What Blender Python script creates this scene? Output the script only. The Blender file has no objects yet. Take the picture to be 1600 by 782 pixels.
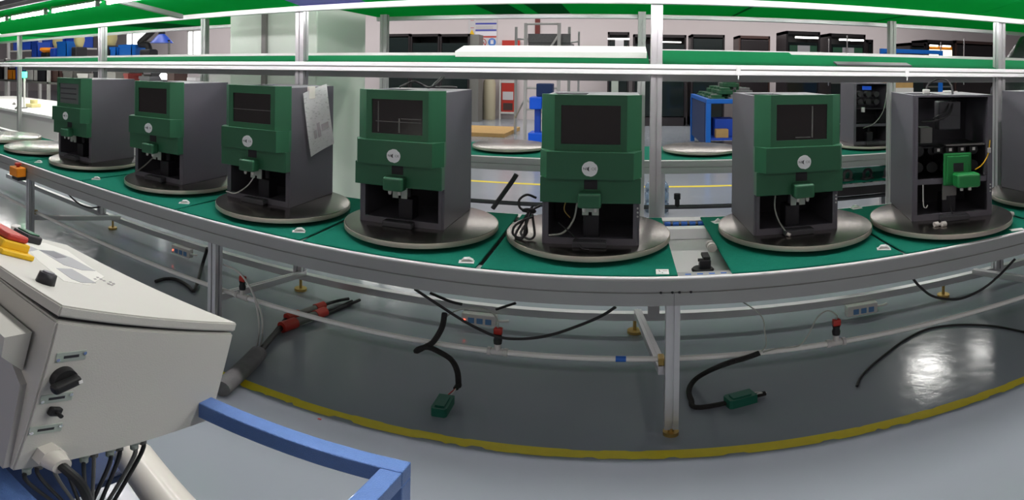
import bpy, bmesh, math, random
from mathutils import Vector, Matrix
random.seed(7)
S = bpy.context.scene
COL = S.collection
PI = math.pi
R = math.radians
# ------------------------------------------------------------------ camera: stitched sweep panorama
EYE = 1.6
FP, XC, Y0, ROLL = 850.0, 974.2, 109.8, 0.01081
cd = bpy.data.cameras.new('camera')
cd.type = 'PANO'
cd.clip_start = 0.02
cd.clip_end = 200
cy = cd
cy.panorama_type = 'EQUIRECTANGULAR'
cy.longitude_min = -XC / FP
cy.longitude_max = (1600 - XC) / FP
cy.latitude_max = Y0 / FP
cy.latitude_min = -(782 - Y0) / FP
cam = bpy.data.objects.new('camera', cd)
CAMROT = Matrix.Rotation(PI / 2, 4, 'X') @ Matrix.Rotation(ROLL, 4, 'Z')
cam.matrix_world = Matrix.Translation((0, 0, EYE)) @ CAMROT
COL.objects.link(cam)
S.camera = cam
# ------------------------------------------------------------------ world, exposure
S.view_settings.view_transform = 'Standard'
S.view_settings.look = 'None'
S.view_settings.gamma = 1.0
S.view_settings.use_curve_mapping = False
S.view_settings.exposure = 0.0
S.cycles.max_bounces = 8
w = bpy.data.worlds.new('world')
S.world = w
w.use_nodes = True
w.node_tree.nodes['Background'].inputs[0].default_value = (0.75, 0.85, 1.0, 1)
w.node_tree.nodes['Background'].inputs[1].default_value = 0.6
# ------------------------------------------------------------------ the hall's lamps (light rows under the ceiling) and an added rear wall wash
def area(name, loc, sx, sy, power, col=(1, 0.97, 0.93), rot=(0, 0, 0)):
    l = bpy.data.lights.new(name, 'AREA')
    l.shape = 'RECTANGLE'
    l.size = sx
    l.size_y = sy
    l.energy = power
    l.color = col
    o = bpy.data.objects.new(name, l)
    o.location = loc
    o.rotation_euler = rot
    COL.objects.link(o)
    return o
area('aisle_lamp_row', (-2.3, 2.45, 4.6), 15.5, 0.35, 320)
area('hall_lamp_row', (-4, 6.6, 4.6), 26, 0.35, 520)
area('hall_lamp_row', (-4, 14.2, 4.6), 28, 0.35, 900)
area('rear_wall_wash', (0, -5.4, 4.6), 16, 0.35, 170)  # added unseen light washing the rear wall, so the disc rims mirror brightness

def pray(x, y):
    lo, la = (x - XC) / FP, -(y - Y0) / FP
    return (CAMROT.to_3x3() @ Vector((math.sin(lo) * math.cos(la), math.sin(la), -math.cos(lo) * math.cos(la))))
def atY(x, y, Y):
    d = pray(x, y); return Vector((0, 0, EYE)) + d * (Y / d.y)
def atZ(x, y, z):
    d = pray(x, y); return Vector((0, 0, EYE)) + d * ((z - EYE) / d.z)
def atX(x, y, X):
    d = pray(x, y); return Vector((0, 0, EYE)) + d * (X / d.x)
# ------------------------------------------------------------------ materials
MATS = {}
def mat(name, col, rough=0.5, metal=0.0, noise=0.0, nscale=20, bump=0.0, bscale=80, emit=None, estr=0, coat=0, alpha=1, trans=0, col2=None, spec=0.5, ior=1.45):
    m = bpy.data.materials.new(name)
    m.use_nodes = True
    nt = m.node_tree
    b = nt.nodes['Principled BSDF']
    b.inputs['Base Color'].default_value = (*col, 1)
    b.inputs['Roughness'].default_value = rough
    b.inputs['Metallic'].default_value = metal
    b.inputs['Coat Weight'].default_value = coat
    b.inputs['Alpha'].default_value = alpha
    b.inputs['Transmission Weight'].default_value = trans
    b.inputs['Specular IOR Level'].default_value = spec
    b.inputs['IOR'].default_value = ior
    if emit:
        b.inputs['Emission Color'].default_value = (*emit, 1)
        b.inputs['Emission Strength'].default_value = estr
    if noise or bump:
        tc = nt.nodes.new('ShaderNodeTexCoord')
        if noise:
            n = nt.nodes.new('ShaderNodeTexNoise')
            n.inputs['Scale'].default_value = nscale
            n.inputs['Detail'].default_value = 6
            nt.links.new(tc.outputs['Object'], n.inputs['Vector'])
            mx = nt.nodes.new('ShaderNodeMix')
            mx.data_type = 'RGBA'
            c2 = col2 or tuple(c * (1 - noise) for c in col)
            mx.inputs[6].default_value = (*col, 1)
            mx.inputs[7].default_value = (*c2, 1)
            nt.links.new(n.outputs['Fac'], mx.inputs[0])
            nt.links.new(mx.outputs[2], b.inputs['Base Color'])
        if bump:
            n2 = nt.nodes.new('ShaderNodeTexNoise')
            n2.inputs['Scale'].default_value = bscale
            n2.inputs['Detail'].default_value = 4
            nt.links.new(tc.outputs['Object'], n2.inputs['Vector'])
            bp = nt.nodes.new('ShaderNodeBump')
            bp.inputs['Strength'].default_value = bump
            bp.inputs['Distance'].default_value = 0.01
            nt.links.new(n2.outputs['Fac'], bp.inputs['Height'])
            nt.links.new(bp.outputs['Normal'], b.inputs['Normal'])
    MATS[name] = m
    return m
mat('alu', (0.62, 0.62, 0.63), 0.35, 0.7, 0.15, 6)
mat('alu_matt', (0.42, 0.43, 0.42), 0.5, 0.5, 0.15, 5)
mat('white_lip', (0.95, 0.95, 0.95), 0.35, 0.0)
mat('sheet', (0.78, 0.77, 0.76), 0.38, 0.35, 0.12, 3)
mat('steel', (0.33, 0.31, 0.285), 0.24, 1.0, 0.2, 9, 0.008, 60)
mat('steel_rim', (0.56, 0.52, 0.44), 0.36, 0.6, 0.2, 14)
mat('felt', (0.008, 0.19, 0.125), 0.95, 0, 0.25, 60, 0.4, 400, spec=0.15)
mat('felt_light', (0.004, 0.115, 0.040), 0.9, 0, 0.1, 40, spec=0.03)
def sheet_plastic(name, col, tcol, fac):
    m = bpy.data.materials.new(name); m.use_nodes = True
    nt = m.node_tree
    for n in list(nt.nodes): nt.nodes.remove(n)
    o = nt.nodes.new('ShaderNodeOutputMaterial'); mx = nt.nodes.new('ShaderNodeMixShader')
    d = nt.nodes.new('ShaderNodeBsdfDiffuse'); t = nt.nodes.new('ShaderNodeBsdfTranslucent')
    tc = nt.nodes.new('ShaderNodeTexCoord'); n = nt.nodes.new('ShaderNodeTexNoise'); n.inputs['Scale'].default_value = 5
    cm = nt.nodes.new('ShaderNodeMix'); cm.data_type = 'RGBA'
    cm.inputs[6].default_value = (*col, 1); cm.inputs[7].default_value = (*[c * 0.85 for c in col], 1)
    nt.links.new(tc.outputs['Object'], n.inputs['Vector']); nt.links.new(n.outputs['Fac'], cm.inputs[0]); nt.links.new(cm.outputs[2], d.inputs['Color'])
    t.inputs['Color'].default_value = (*tcol, 1); mx.inputs[0].default_value = fac
    nt.links.new(d.outputs[0], mx.inputs[1]); nt.links.new(t.outputs[0], mx.inputs[2]); nt.links.new(mx.outputs[0], o.inputs['Surface'])
    MATS[name] = m
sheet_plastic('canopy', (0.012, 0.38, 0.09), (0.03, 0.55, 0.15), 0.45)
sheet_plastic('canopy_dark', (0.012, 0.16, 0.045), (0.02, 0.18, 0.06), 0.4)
mat('dark_red', (0.13, 0.018, 0.015), 0.5)
mat('plug_green', (0.008, 0.12, 0.078), 0.6)
mat('canopy_blue', (0.12, 0.14, 0.5), 0.6)
mat('shell', (0.030, 0.135, 0.066), 0.32, 0, 0.12, 9, spec=0.5)
mat('body', (0.135, 0.13, 0.15), 0.42, 0.35, 0.1, 8)
mat('inner', (0.018, 0.018, 0.022), 0.5, 0.1)
mat('inner_plate', (0.06, 0.06, 0.066), 0.5, 0.2)
mat('glass_dark', (0.012, 0.01, 0.010), 0.12, 0.0, spec=0.6)
mat('vent_grey', (0.13, 0.14, 0.14), 0.5)
mat('badge', (0.85, 0.86, 0.87), 0.5)
mat('ink', (0.025, 0.025, 0.03), 0.6)
mat('ink_grey', (0.30, 0.28, 0.29), 0.6)
mat('rubber', (0.012, 0.012, 0.013), 0.55)
mat('rubber_rough', (0.02, 0.019, 0.018), 0.85, 0, 0.4, 120, 0.5, 300)
mat('hose_white', (0.55, 0.55, 0.52), 0.4)
mat('hose_clear', (0.34, 0.36, 0.32), 0.35)
mat('pvc', (0.78, 0.78, 0.74), 0.4)
mat('sticker', (0.68, 0.67, 0.63), 0.4)
mat('brass', (0.45, 0.31, 0.10), 0.4, 0.8)
mat('red', (0.42, 0.03, 0.02), 0.45)
mat('orange', (0.85, 0.27, 0.01), 0.45)
mat('yellow', (0.75, 0.45, 0.01), 0.45)
mat('paper', (0.82, 0.82, 0.80), 0.8)
mat('cream', (0.62, 0.59, 0.54), 0.35, coat=0.3)
mat('cab', (0.53, 0.52, 0.485), 0.5, 0, 0.05, 5, 0.06, 260)
mat('cab_grey', (0.40, 0.39, 0.38), 0.5)
mat('plate', (0.40, 0.45, 0.40), 0.4, 0.3)
mat('panel_grey', (0.34, 0.34, 0.36), 0.5)
mat('panel_dark', (0.16, 0.16, 0.18), 0.5)
mat('blue_frame', (0.12, 0.23, 0.55), 0.34, 0.45, 0.2, 60, 0.35, 420, coat=0.3)
mat('blue_deep', (0.006, 0.03, 0.12), 0.6, 0, 0.3, 30)
mat('blue_bin', (0.01, 0.06, 0.42), 0.4)
mat('blue_bright', (0.0, 0.10, 0.75), 0.4)
mat('blue_cart', (0.004, 0.12, 0.50), 0.4)
mat('blue_bead', (0.02, 0.13, 0.55), 0.4)
mat('wall', (0.60, 0.54, 0.55), 0.9, 0, 0.04, 3)
mat('ceil', (0.62, 0.60, 0.62), 0.9)
mat('column_paint', (0.54, 0.61, 0.54), 0.7, 0, 0.04, 2)
mat('dark_cab', (0.022, 0.018, 0.020), 0.3, 0, 0.2, 4)
mat('brown_cab', (0.06, 0.032, 0.028), 0.4)
mat('cab_glass', (0.012, 0.018, 0.018), 0.08)
mat('green_dim', (0.02, 0.10, 0.05), 0.5)
mat('grey_dim', (0.14, 0.14, 0.13), 0.5)
mat('lamp_on', (1, 1, 1), 0.5, emit=(1, 0.98, 0.94), estr=5)
mat('tube_on', (1, 1, 1), 0.5, emit=(1, 0.92, 0.965), estr=72)
mat('lamp_strong', (1, 1, 1), 0.5, emit=(1, 0.98, 0.94), estr=48)
mat('tube_far', (1, 1, 1), 0.5, emit=(1, 0.95, 0.97), estr=38)
mat('pane_on', (1, 1, 1), 0.5, emit=(0.95, 0.97, 1.0), estr=3)
mat('pane_warm', (1, 1, 1), 0.5, emit=(1.0, 0.85, 0.55), estr=1.6)
mat('green_led', (0.1, 1, 0.5), 0.4, emit=(0.03, 1.0, 0.30), estr=7)
mat('red_led', (1, 0.1, 0.05), 0.4, emit=(1.0, 0.08, 0.04), estr=6)
mat('chrome', (0.75, 0.75, 0.76), 0.15, 1.0)
mat('wood', (0.48, 0.30, 0.11), 0.7, 0, 0.3, 6)
mat('beige', (0.42, 0.38, 0.27), 0.5)
mat('sign_grey', (0.52, 0.50, 0.52), 0.6)
mat('sign_blue', (0.05, 0.06, 0.36), 0.6)
mat('sign_mid', (0.06, 0.17, 0.50), 0.6)
mat('sign_pale', (0.68, 0.66, 0.72), 0.6)
mat('bottle', (0.35, 0.50, 0.65), 0.12, trans=0.75)
mat('shrink', (0.035, 0.035, 0.04), 0.25, 0, 0.3, 12, 0.9, 14)
mat('white_top', (0.85, 0.84, 0.82), 0.4)
mat('skin_yellow', (0.50, 0.43, 0.20), 0.5)
mat('green_part', (0.015, 0.20, 0.05), 0.35)
mat('heap', (0.02, 0.12, 0.05), 0.6, 0, 0.5, 20)
mat('dusty', (0.20, 0.20, 0.20), 0.8, 0, 0.4, 30)
mat('socket_blue', (0.10, 0.22, 0.42), 0.4)
mat('line_yellow', (0.74, 0.58, 0.010), 0.5, 0, 0.2, 25)
mat('white_dull', (0.55, 0.54, 0.52), 0.5)

def floor_material():
    m = bpy.data.materials.new('epoxy_floor')
    m.use_nodes = True
    nt = m.node_tree
    b = nt.nodes['Principled BSDF']
    tc = nt.nodes.new('ShaderNodeTexCoord')
    n = nt.nodes.new('ShaderNodeTexNoise'); n.inputs['Scale'].default_value = 1.1; n.inputs['Detail'].default_value = 8
    n2 = nt.nodes.new('ShaderNodeTexNoise'); n2.inputs['Scale'].default_value = 14; n2.inputs['Detail'].default_value = 6
    nt.links.new(tc.outputs['Object'], n.inputs['Vector']); nt.links.new(tc.outputs['Object'], n2.inputs['Vector'])
    mx = nt.nodes.new('ShaderNodeMix'); mx.data_type = 'RGBA'
    mx.inputs[6].default_value = (0.225, 0.25, 0.285, 1); mx.inputs[7].default_value = (0.27, 0.295, 0.325, 1)
    nt.links.new(n.outputs['Fac'], mx.inputs[0]); nt.links.new(mx.outputs[2], b.inputs['Base Color'])
    mr = nt.nodes.new('ShaderNodeMapRange'); mr.inputs[3].default_value = 0.05; mr.inputs[4].default_value = 0.24
    nt.links.new(n2.outputs['Fac'], mr.inputs[0]); nt.links.new(mr.outputs[0], b.inputs['Roughness'])
    bp = nt.nodes.new('ShaderNodeBump'); bp.inputs['Strength'].default_value = 0.05; bp.inputs['Distance'].default_value = 0.02
    nt.links.new(n2.outputs['Fac'], bp.inputs['Height']); nt.links.new(bp.outputs['Normal'], b.inputs['Normal'])
    MATS['floor'] = m
floor_material()

def document_material():
    m = bpy.data.materials.new('printed_sheet')
    m.use_nodes = True
    nt = m.node_tree
    b = nt.nodes['Principled BSDF']; b.inputs['Roughness'].default_value = 0.8
    tc = nt.nodes.new('ShaderNodeTexCoord')
    mp = nt.nodes.new('ShaderNodeMapping'); mp.inputs['Scale'].default_value = (1, 35, 130)
    nt.links.new(tc.outputs['Object'], mp.inputs['Vector'])
    n = nt.nodes.new('ShaderNodeTexNoise'); n.inputs['Scale'].default_value = 1.0; n.inputs['Detail'].default_value = 3
    nt.links.new(mp.outputs['Vector'], n.inputs['Vector'])
    cr = nt.nodes.new('ShaderNodeValToRGB')
    cr.color_ramp.elements[0].position = 0.30; cr.color_ramp.elements[0].color = (0.62, 0.62, 0.62, 1)
    cr.color_ramp.elements[1].position = 0.44; cr.color_ramp.elements[1].color = (0.85, 0.85, 0.85, 1)
    nt.links.new(n.outputs['Fac'], cr.inputs['Fac']); nt.links.new(cr.outputs['Color'], b.inputs['Base Color'])
    MATS['document'] = m
document_material()
# ------------------------------------------------------------------ mesh helpers
class B:
    """collects shapes into one bmesh"""
    def __init__(s): s.bm = bmesh.new()
    def box(s, x0, x1, y0, y1, z0, z1, bev=0.0, mi=0, M=None, seg=2):
        r = bmesh.ops.create_cube(s.bm, size=1)
        vs = r['verts']
        for v in vs:
            v.co = Vector(((x0 + x1) / 2 + v.co.x * (x1 - x0), (y0 + y1) / 2 + v.co.y * (y1 - y0), (z0 + z1) / 2 + v.co.z * (z1 - z0)))
        if M is not None: bmesh.ops.transform(s.bm, matrix=M, verts=vs)
        fs = {f for v in vs for f in v.link_faces}
        for f in fs: f.material_index = mi
        if bev > 0:
            es = list({e for v in vs for e in v.link_edges})
            rr = bmesh.ops.bevel(s.bm, geom=es, offset=bev, segments=seg, affect='EDGES', profile=0.5)
            for f in rr['faces']: f.material_index = mi
        return s
    def cyl(s, c, r, h, axis='Z', seg=32, r2=None, mi=0, M=None):
        mat4 = Matrix.Translation(c)
        if axis == 'X': mat4 = mat4 @ Matrix.Rotation(PI / 2, 4, 'Y')
        if axis == 'Y': mat4 = mat4 @ Matrix.Rotation(-PI / 2, 4, 'X')
        if M is not None: mat4 = M @ mat4
        rr = bmesh.ops.create_cone(s.bm, cap_ends=True, segments=seg, radius1=r, radius2=r if r2 is None else r2, depth=h, matrix=mat4)
        for f in {f for v in rr['verts'] for f in v.link_faces}:
            f.material_index = mi
            f.smooth = len(f.verts) == 4
        return s
    def prism(s, poly, z0, z1, axis='Z', mi=0, M=None):
        """poly in the plane normal to axis; axis Z -> (x,y), X -> (y,z), Y -> (x,z)"""
        def P(p, t):
            return {'Z': (p[0], p[1], t), 'X': (t, p[0], p[1]), 'Y': (p[0], t, p[1])}[axis]
        a = [s.bm.verts.new(P(p, z0)) for p in poly]
        b = [s.bm.verts.new(P(p, z1)) for p in poly]
        if M is not None: bmesh.ops.transform(s.bm, matrix=M, verts=a + b)
        n = len(poly)
        fs = [s.bm.faces.new(a[::-1]), s.bm.faces.new(b)]
        for i in range(n): fs.append(s.bm.faces.new((a[i], a[(i + 1) % n], b[(i + 1) % n], b[i])))
        for f in fs: f.material_index = mi
        bmesh.ops.recalc_face_normals(s.bm, faces=fs)
        return s
    def lathe(s, prof, seg=48, c=(0, 0, 0), mi=0):
        rings = []
        for r, z in prof:
            if r < 1e-6: rings.append([s.bm.verts.new((c[0], c[1], c[2] + z))])
            else: rings.append([s.bm.verts.new((c[0] + r * math.cos(2 * PI * k / seg), c[1] + r * math.sin(2 * PI * k / seg), c[2] + z)) for k in range(seg)])
        for a, b in zip(rings, rings[1:]):
            for k in range(seg):
                k2 = (k + 1) % seg
                if len(a) == 1 and len(b) == 1: continue
                if len(a) == 1: f = s.bm.faces.new((a[0], b[k2], b[k]))
                elif len(b) == 1: f = s.bm.faces.new((a[k], a[k2], b[0]))
                else: f = s.bm.faces.new((a[k], a[k2], b[k2], b[k]))
                f.material_index = mi; f.smooth = True
        bmesh.ops.recalc_face_normals(s.bm, faces=s.bm.faces[:])
        return s
    def tube(s, pts, r, seg=8, smooth=6, mi=0, closed=False):
        P = [Vector(p) for p in pts]
        if smooth and len(P) > 2:
            Q = []
            n = len(P)
            for i in range(n - 1 if not closed else n):
                p0, p1, p2, p3 = (P[(i - 1) % n] if closed or i > 0 else P[i] * 2 - P[i + 1]), P[i], P[(i + 1) % n], (P[(i + 2) % n] if closed or i + 2 < n else P[i + 1] * 2 - P[i])
                for k in range(smooth):
                    t = k / smooth
                    Q.append(0.5 * ((2 * p1) + (p2 - p0) * t + (2 * p0 - 5 * p1 + 4 * p2 - p3) * t * t + (3 * p1 - p0 - 3 * p2 + p3) * t ** 3))
            if not closed: Q.append(P[-1])
            P = Q
        rings = []
        up = Vector((0.13, 0.21, 0.97)).normalized()
        n = len(P)
        for i, p in enumerate(P):
            a = P[(i - 1) % n] if closed or i > 0 else p
            b = P[(i + 1) % n] if closed or i < n - 1 else p
            t = (b - a).normalized()
            u = t.cross(up)
            if u.length < 1e-3: u = t.orthogonal()
            u.normalize(); v = u.cross(t)
            up = v if v.length > 0 else up
            rr = r[i * (len(r) - 1) // max(1, n - 1)] if isinstance(r, (list, tuple)) else r
            rings.append([s.bm.verts.new(p + (u * math.cos(2 * PI * k / seg) + v * math.sin(2 * PI * k / seg)) * rr) for k in range(seg)])
        m = n if closed else n - 1
        for i in range(m):
            a, b = rings[i], rings[(i + 1) % n]
            for k in range(seg):
                f = s.bm.faces.new((a[k], a[(k + 1) % seg], b[(k + 1) % seg], b[k])); f.smooth = True; f.material_index = mi
        if not closed:
            for rg in (rings[0][::-1], rings[-1]):
                f = s.bm.faces.new(rg); f.material_index = mi
        bmesh.ops.recalc_face_normals(s.bm, faces=s.bm.faces[:])
        return s
    def quad(s, pts, mi=0):
        f = s.bm.faces.new([s.bm.verts.new(p) for p in pts]); f.material_index = mi
        return s
    def data(s, name, mats):
        me = bpy.data.meshes.new(name)
        s.bm.normal_update()
        for e in s.bm.edges:
            if len(e.link_faces) == 2 and e.calc_face_angle(0) > 0.6: e.smooth = False
        s.bm.to_mesh(me); s.bm.free()
        for m in (mats if isinstance(mats, (list, tuple)) else [mats]): me.materials.append(MATS[m])
        return me
def put(name, me, parent=None, loc=(0, 0, 0), rz=0):
    o = bpy.data.objects.new(name, me)
    COL.objects.link(o)
    o.location = loc
    o.rotation_euler = (0, 0, rz)
    if parent is not None: o.parent = parent
    return o
def obj(name, b, mats, parent=None, loc=(0, 0, 0), rz=0):
    return put(name, b.data(name, mats), parent, loc, rz)
def tag(o, label, cat, group=None, kind=None):
    o['label'] = label
    o['category'] = cat
    if group: o['group'] = group
    if kind: o['kind'] = kind
    return o
def thing(name, label, cat, loc=(0, 0, 0), rz=0, group=None):
    o = bpy.data.objects.new(name, None)
    o.empty_display_size = 0.1
    COL.objects.link(o)
    o.location = loc
    o.rotation_euler = (0, 0, rz)
    return tag(o, label, cat, group)
def struct(name, b, mats, parent=None):
    o = obj(name, b, mats, parent)
    if parent is None: o['kind'] = 'structure'
    return o
def copy_thing(root, loc, rz=None, label=None):
    c = root.copy(); COL.objects.link(c); c.location = loc
    if rz is not None: c.rotation_euler = (0, 0, rz)
    if label: c['label'] = label
    for ch in root.children:
        d = ch.copy(); COL.objects.link(d); d.parent = c
        for g in ch.children:
            e = g.copy(); COL.objects.link(e); e.parent = d
    return c
def text_mesh(txt, size, ext=0.0006):
    cu = bpy.data.curves.new('lettering', 'FONT')
    cu.body = txt; cu.size = size; cu.extrude = ext; cu.align_x = 'CENTER'; cu.align_y = 'CENTER'
    t = bpy.data.objects.new('lettering', cu)
    COL.objects.link(t)
    dg = bpy.context.evaluated_depsgraph_get()
    me = bpy.data.meshes.new_from_object(t.evaluated_get(dg))
    bpy.data.objects.remove(t)
    bpy.data.curves.remove(cu)
    return me
# ================================================================== the setting
struct('floor', B().box(-30, 16, -6, 17.2, -0.1, 0), 'floor')
struct('ceiling', B().box(-30, 16, -6, 17.2, 5.0, 5.1), 'ceil')
struct('wall_left', B().box(-30.2, -30, -6, 17.2, 0, 5), 'wall')
struct('wall_right', B().box(16, 16.2, -6, 17.2, 0, 5), 'wall')
struct('wall_front', B().box(-30, 16, -6.2, -6, 0, 5), 'wall')
# back wall with two window openings
wb = B()
wins = [(-22.1, -20.4, 2.35, 3.35), (-17.6, -16.35, 1.6, 3.2)]
xs = -30
for (a, b, lo, hi) in wins:
    wb.box(xs, a, 17, 17.2, 0, 5); wb.box(a, b, 17, 17.2, 0, lo); wb.box(a, b, 17, 17.2, hi, 5)
    xs = b
wb.box(xs, 16, 17, 17.2, 0, 5)
struct('wall_back', wb, 'wall')
for i, (a, b, lo, hi) in enumerate(wins):
    f = B()
    f.box(a, a + 0.06, 17.0, 17.12, lo, hi).box(b - 0.06, b, 17.0, 17.12, lo, hi).box(a, b, 17.0, 17.12, lo, lo + 0.06).box(a, b, 17.0, 17.12, hi - 0.06, hi)
    f.box(a + (b - a) * 0.3 - 0.03, a + (b - a) * 0.3 + 0.03, 17.0, 17.12, lo, hi)
    wf = struct('window_%d' % (i + 1), f, 'white_dull')
    struct('pane', B().box(a + 0.06, b - 0.06, 17.06, 17.08, lo + 0.06, hi - 0.06), 'pane_on', wf)
# square column
col = B().box(-3.27, -2.34, 3.70, 4.56, 0, 5.0, 0.012)
struct('wall_column', col, 'column_paint')
tag(obj('seamline', B().box(-2.885, -2.835, 3.665, 3.70, 0.3, 4.6, 0.006), 'grey_dim'), 'thin dark conduit running up the front of the pale square column', 'seamline')  # raised dark box standing for the seam in the column face
# painted floor lines with worn edges
def ragged_line(x0, x1, y0, y1, wob, n):
    b = B()
    pts_a, pts_b = [], []
    oa = ob = 0
    for i in range(n + 1):
        x = x0 + (x1 - x0) * i / n
        if random.random() < 0.35: ob = random.choice((0, 0, 0.2, 0.6, 1.0)) * wob
        if random.random() < 0.2: oa = random.choice((0, 0, 0.3)) * wob
        pts_a.append((x, y0 + ob)); pts_b.append((x, y1 - oa))
    va = [b.bm.verts.new((x, y, 0.0012)) for x, y in pts_a]
    vb = [b.bm.verts.new((x, y, 0.0012)) for x, y in pts_b]
    for i in range(n): b.bm.faces.new((va[i], va[i + 1], vb[i + 1], vb[i]))
    return b
tag(obj('floor_marking', ragged_line(-4.6, 3.2, 1.838, 1.898, 0.016, 420), 'line_yellow'), 'worn yellow line painted on the floor in front of the near conveyor', 'floor line')
tag(obj('floor_marking', ragged_line(-2.2, 9, 7.30, 7.40, 0.01, 200), 'line_yellow'), 'thin yellow line painted on the floor seen below the far conveyor', 'floor line')
tag(obj('floor_scrap', B().box(-1.115, -1.1, 1.795, 1.803, 0.0005, 0.004, 0.001), 'red'), 'tiny red scrap lying on the floor in front of the yellow line', 'scrap')

# ================================================================== near conveyor
RZ = 0.80
def rail_profile(y_face, toward, h=0.115, d=0.075):
    """two stacked aluminium sections with a groove, face at y_face, body behind it"""
    s = 1 if toward > 0 else -1
    y = lambda t: y_face + s * t
    return [(y(0.0), RZ - h), (y(0.0), RZ - 0.060), (y(0.006), RZ - 0.058), (y(0.006), RZ - 0.054), (y(0.0), RZ - 0.052),
            (y(0.0), RZ - 0.006), (y(0.003), RZ), (y(d), RZ), (y(d), RZ - h)]
def conveyor(name, label, x0, x1, yf, yb, legs, posts, post_top, group=None):
    t = thing(name, label, 'conveyor', (0, 0, 0), 0, group)
    obj('front_rail', B().prism(rail_profile(yf, 1), x0, x1, 'X'), 'alu_matt', t)
    obj('lit_rail_edge', B().box(x0, x1, yf - 0.003, yf + 0.017, RZ, RZ + 0.0065, 0.002), 'white_lip', t)  # white strip stands in for the brightly lit top of the rail
    obj('back_rail', B().prism([(p[0], p[1]) for p in rail_profile(yb, -1)], x0, x1, 'X'), 'alu', t)
    obj('deck', B().box(x0, x1, yf + 0.07, yb - 0.07, RZ - 0.075, RZ - 0.063), 'sheet', t)
    obj('inner_rail', B().box(x0, x1, yb - 0.215, yb - 0.16, RZ - 0.062, RZ - 0.004, 0.003), 'white_lip', t)
    return t
FX0, FX1, FY, FYB = -6.4, 3.3, 1.972, 2.885
near = conveyor('conveyor', 'long near aluminium conveyor carrying the green machines on felt boards', FX0, FX1, FY, FYB, None, None, None)
# roller tracks: a bead strip along both rails, individual beads where the gap shows them
def bead_strip(y, x0, x1):
    b = B()
    b.box(x0, x1, y - 0.011, y + 0.011, RZ - 0.012, RZ - 0.003)
    return b
obj('roller_strip', bead_strip(FYB - 0.12, FX0, FX1), 'inner', near)
obj('roller_strip', bead_strip(FY + 0.05, FX0, FX1), 'white_lip', near)
for k in range(5):
    x = 0.232 + k * 0.043
    obj('roller', B().cyl((x, FYB - 0.12, RZ - 0.005), 0.013, 0.030, 'X', 14, mi=0), 'blue_bead', near)
for k in range(4):
    x = 0.25 + k * 0.045
    obj('roller', B().cyl((x, FY + 0.05, RZ - 0.008), 0.010, 0.022, 'X', 12), 'blue_bead', near)
def extrusion(x, y, z0, z1, w=0.052):
    """upright aluminium section with a groove on each face"""
    h, g = w / 2, 0.005
    poly = [(-h, -h), (-g, -h), (-g, -h + 0.008), (g, -h + 0.008), (g, -h), (h, -h), (h, -g), (h - 0.008, -g), (h - 0.008, g), (h, g),
            (h, h), (g, h), (g, h - 0.008), (-g, h - 0.008), (-g, h), (-h, h), (-h, g), (-h + 0.008, g), (-h + 0.008, -g), (-h, -g)]
    return B().prism([(x + a, y + c) for a, c in poly], z0, z1, 'Z')
LEGX = (0.193, -1.87, -3.86, 2.36)
for lx in LEGX:
    l = obj('leg', extrusion(lx, FY + 0.045, 0.045, RZ - 0.116), 'alu', near)
    f = B().cyl((lx, FY + 0.045, 0.010), 0.030, 0.020, seg=24).cyl((lx, FY + 0.045, 0.034), 0.012, 0.028, seg=12)
    obj('foot', f, 'brass', l)
for lx in LEGX:
    # sloping tie from front leg back to the low rear beam
    a, c = Vector((lx - 0.03, FY + 0.075, 0.335)), Vector((lx - 0.10, 2.985, 0.175))
    d = (c - a); L = d.length
    M = Matrix.Translation(a) @ d.to_track_quat('Y', 'Z').to_matrix().to_4x4()
    b = B().box(-0.02, 0.02, 0, L, -0.02, 0.02, 0.002, M=M)
    b.box(-0.003, 0.003, 0, L, 0.02, 0.0225, 0, M=M)
    obj('cross_tie', b, 'alu', near)
obj('lower_beam', B().box(FX0, FX1, 2.985, 3.03, 0.115, 0.165, 0.003), 'alu', near)
for lx in (-4.15, -2.04, 0.08, 2.05):
    f = obj('rear_foot', B().cyl((lx, 3.05, 0.012), 0.042, 0.018, seg=24).cyl((lx, 3.05, 0.05), 0.010, 0.09, seg=12), 'brass', near)
for dx in (0, 0.042, 0.068, 0.11): obj('joint_bolt', B().cyl((0.145 + dx, FY - 0.001, RZ - 0.056), 0.005, 0.006, 'Y', 12), 'inner', near)
obj('joint_seam', B().box(0.193, 0.1942, FY - 0.0006, FY + 0.002, RZ - 0.114, RZ - 0.060), 'inner_plate', near)

# ------------------------------------------------------------------ frame over the near conveyor: posts, shelf, lit green canopy
PY = 2.955
POSTX = (0.178, -1.985, -4.20, 2.44)
fr = thing('shelf_frame', 'aluminium upright frame with green shelf and lit green canopy above the near conveyor', 'shelving frame')
for pxx in POSTX:
    obj('post', extrusion(pxx, PY, 0.17, 1.962, 0.062), 'alu', fr)
obj('shelf_lip', B().box(FX0, FX1, PY - 0.062, PY - 0.034, 1.579, 1.603, 0.003), 'white_lip', fr)
obj('shelf_lip', B().box(FX0, FX1, PY - 0.062, PY - 0.034, 1.610, 1.634, 0.003), 'white_lip', fr)
obj('lip_groove', B().box(FX0, FX1, PY - 0.048, PY - 0.036, 1.603, 1.610), 'alu_matt', fr)
def shelf_mat(x0, x1, rise):
    b = B()
    b.prism([(PY - 0.034, 1.622), (PY - 0.030, 1.634), (PY + 0.30, 1.634 + rise), (PY + 0.30, 1.62 + rise)], x0, x1, 'X')
    return b
obj('shelf_mat', shelf_mat(0.215, 1.02, 0.088), 'felt_light', fr)
obj('shelf_mat', shelf_mat(1.02, FX1, 0.075), 'felt_light', fr)
obj('shelf_mat', shelf_mat(FX0, -1.0, 0.048), 'felt_light', fr)
obj('shelf_mat', shelf_mat(-1.0, 0.14, 0.075), 'felt_light', fr)
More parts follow.
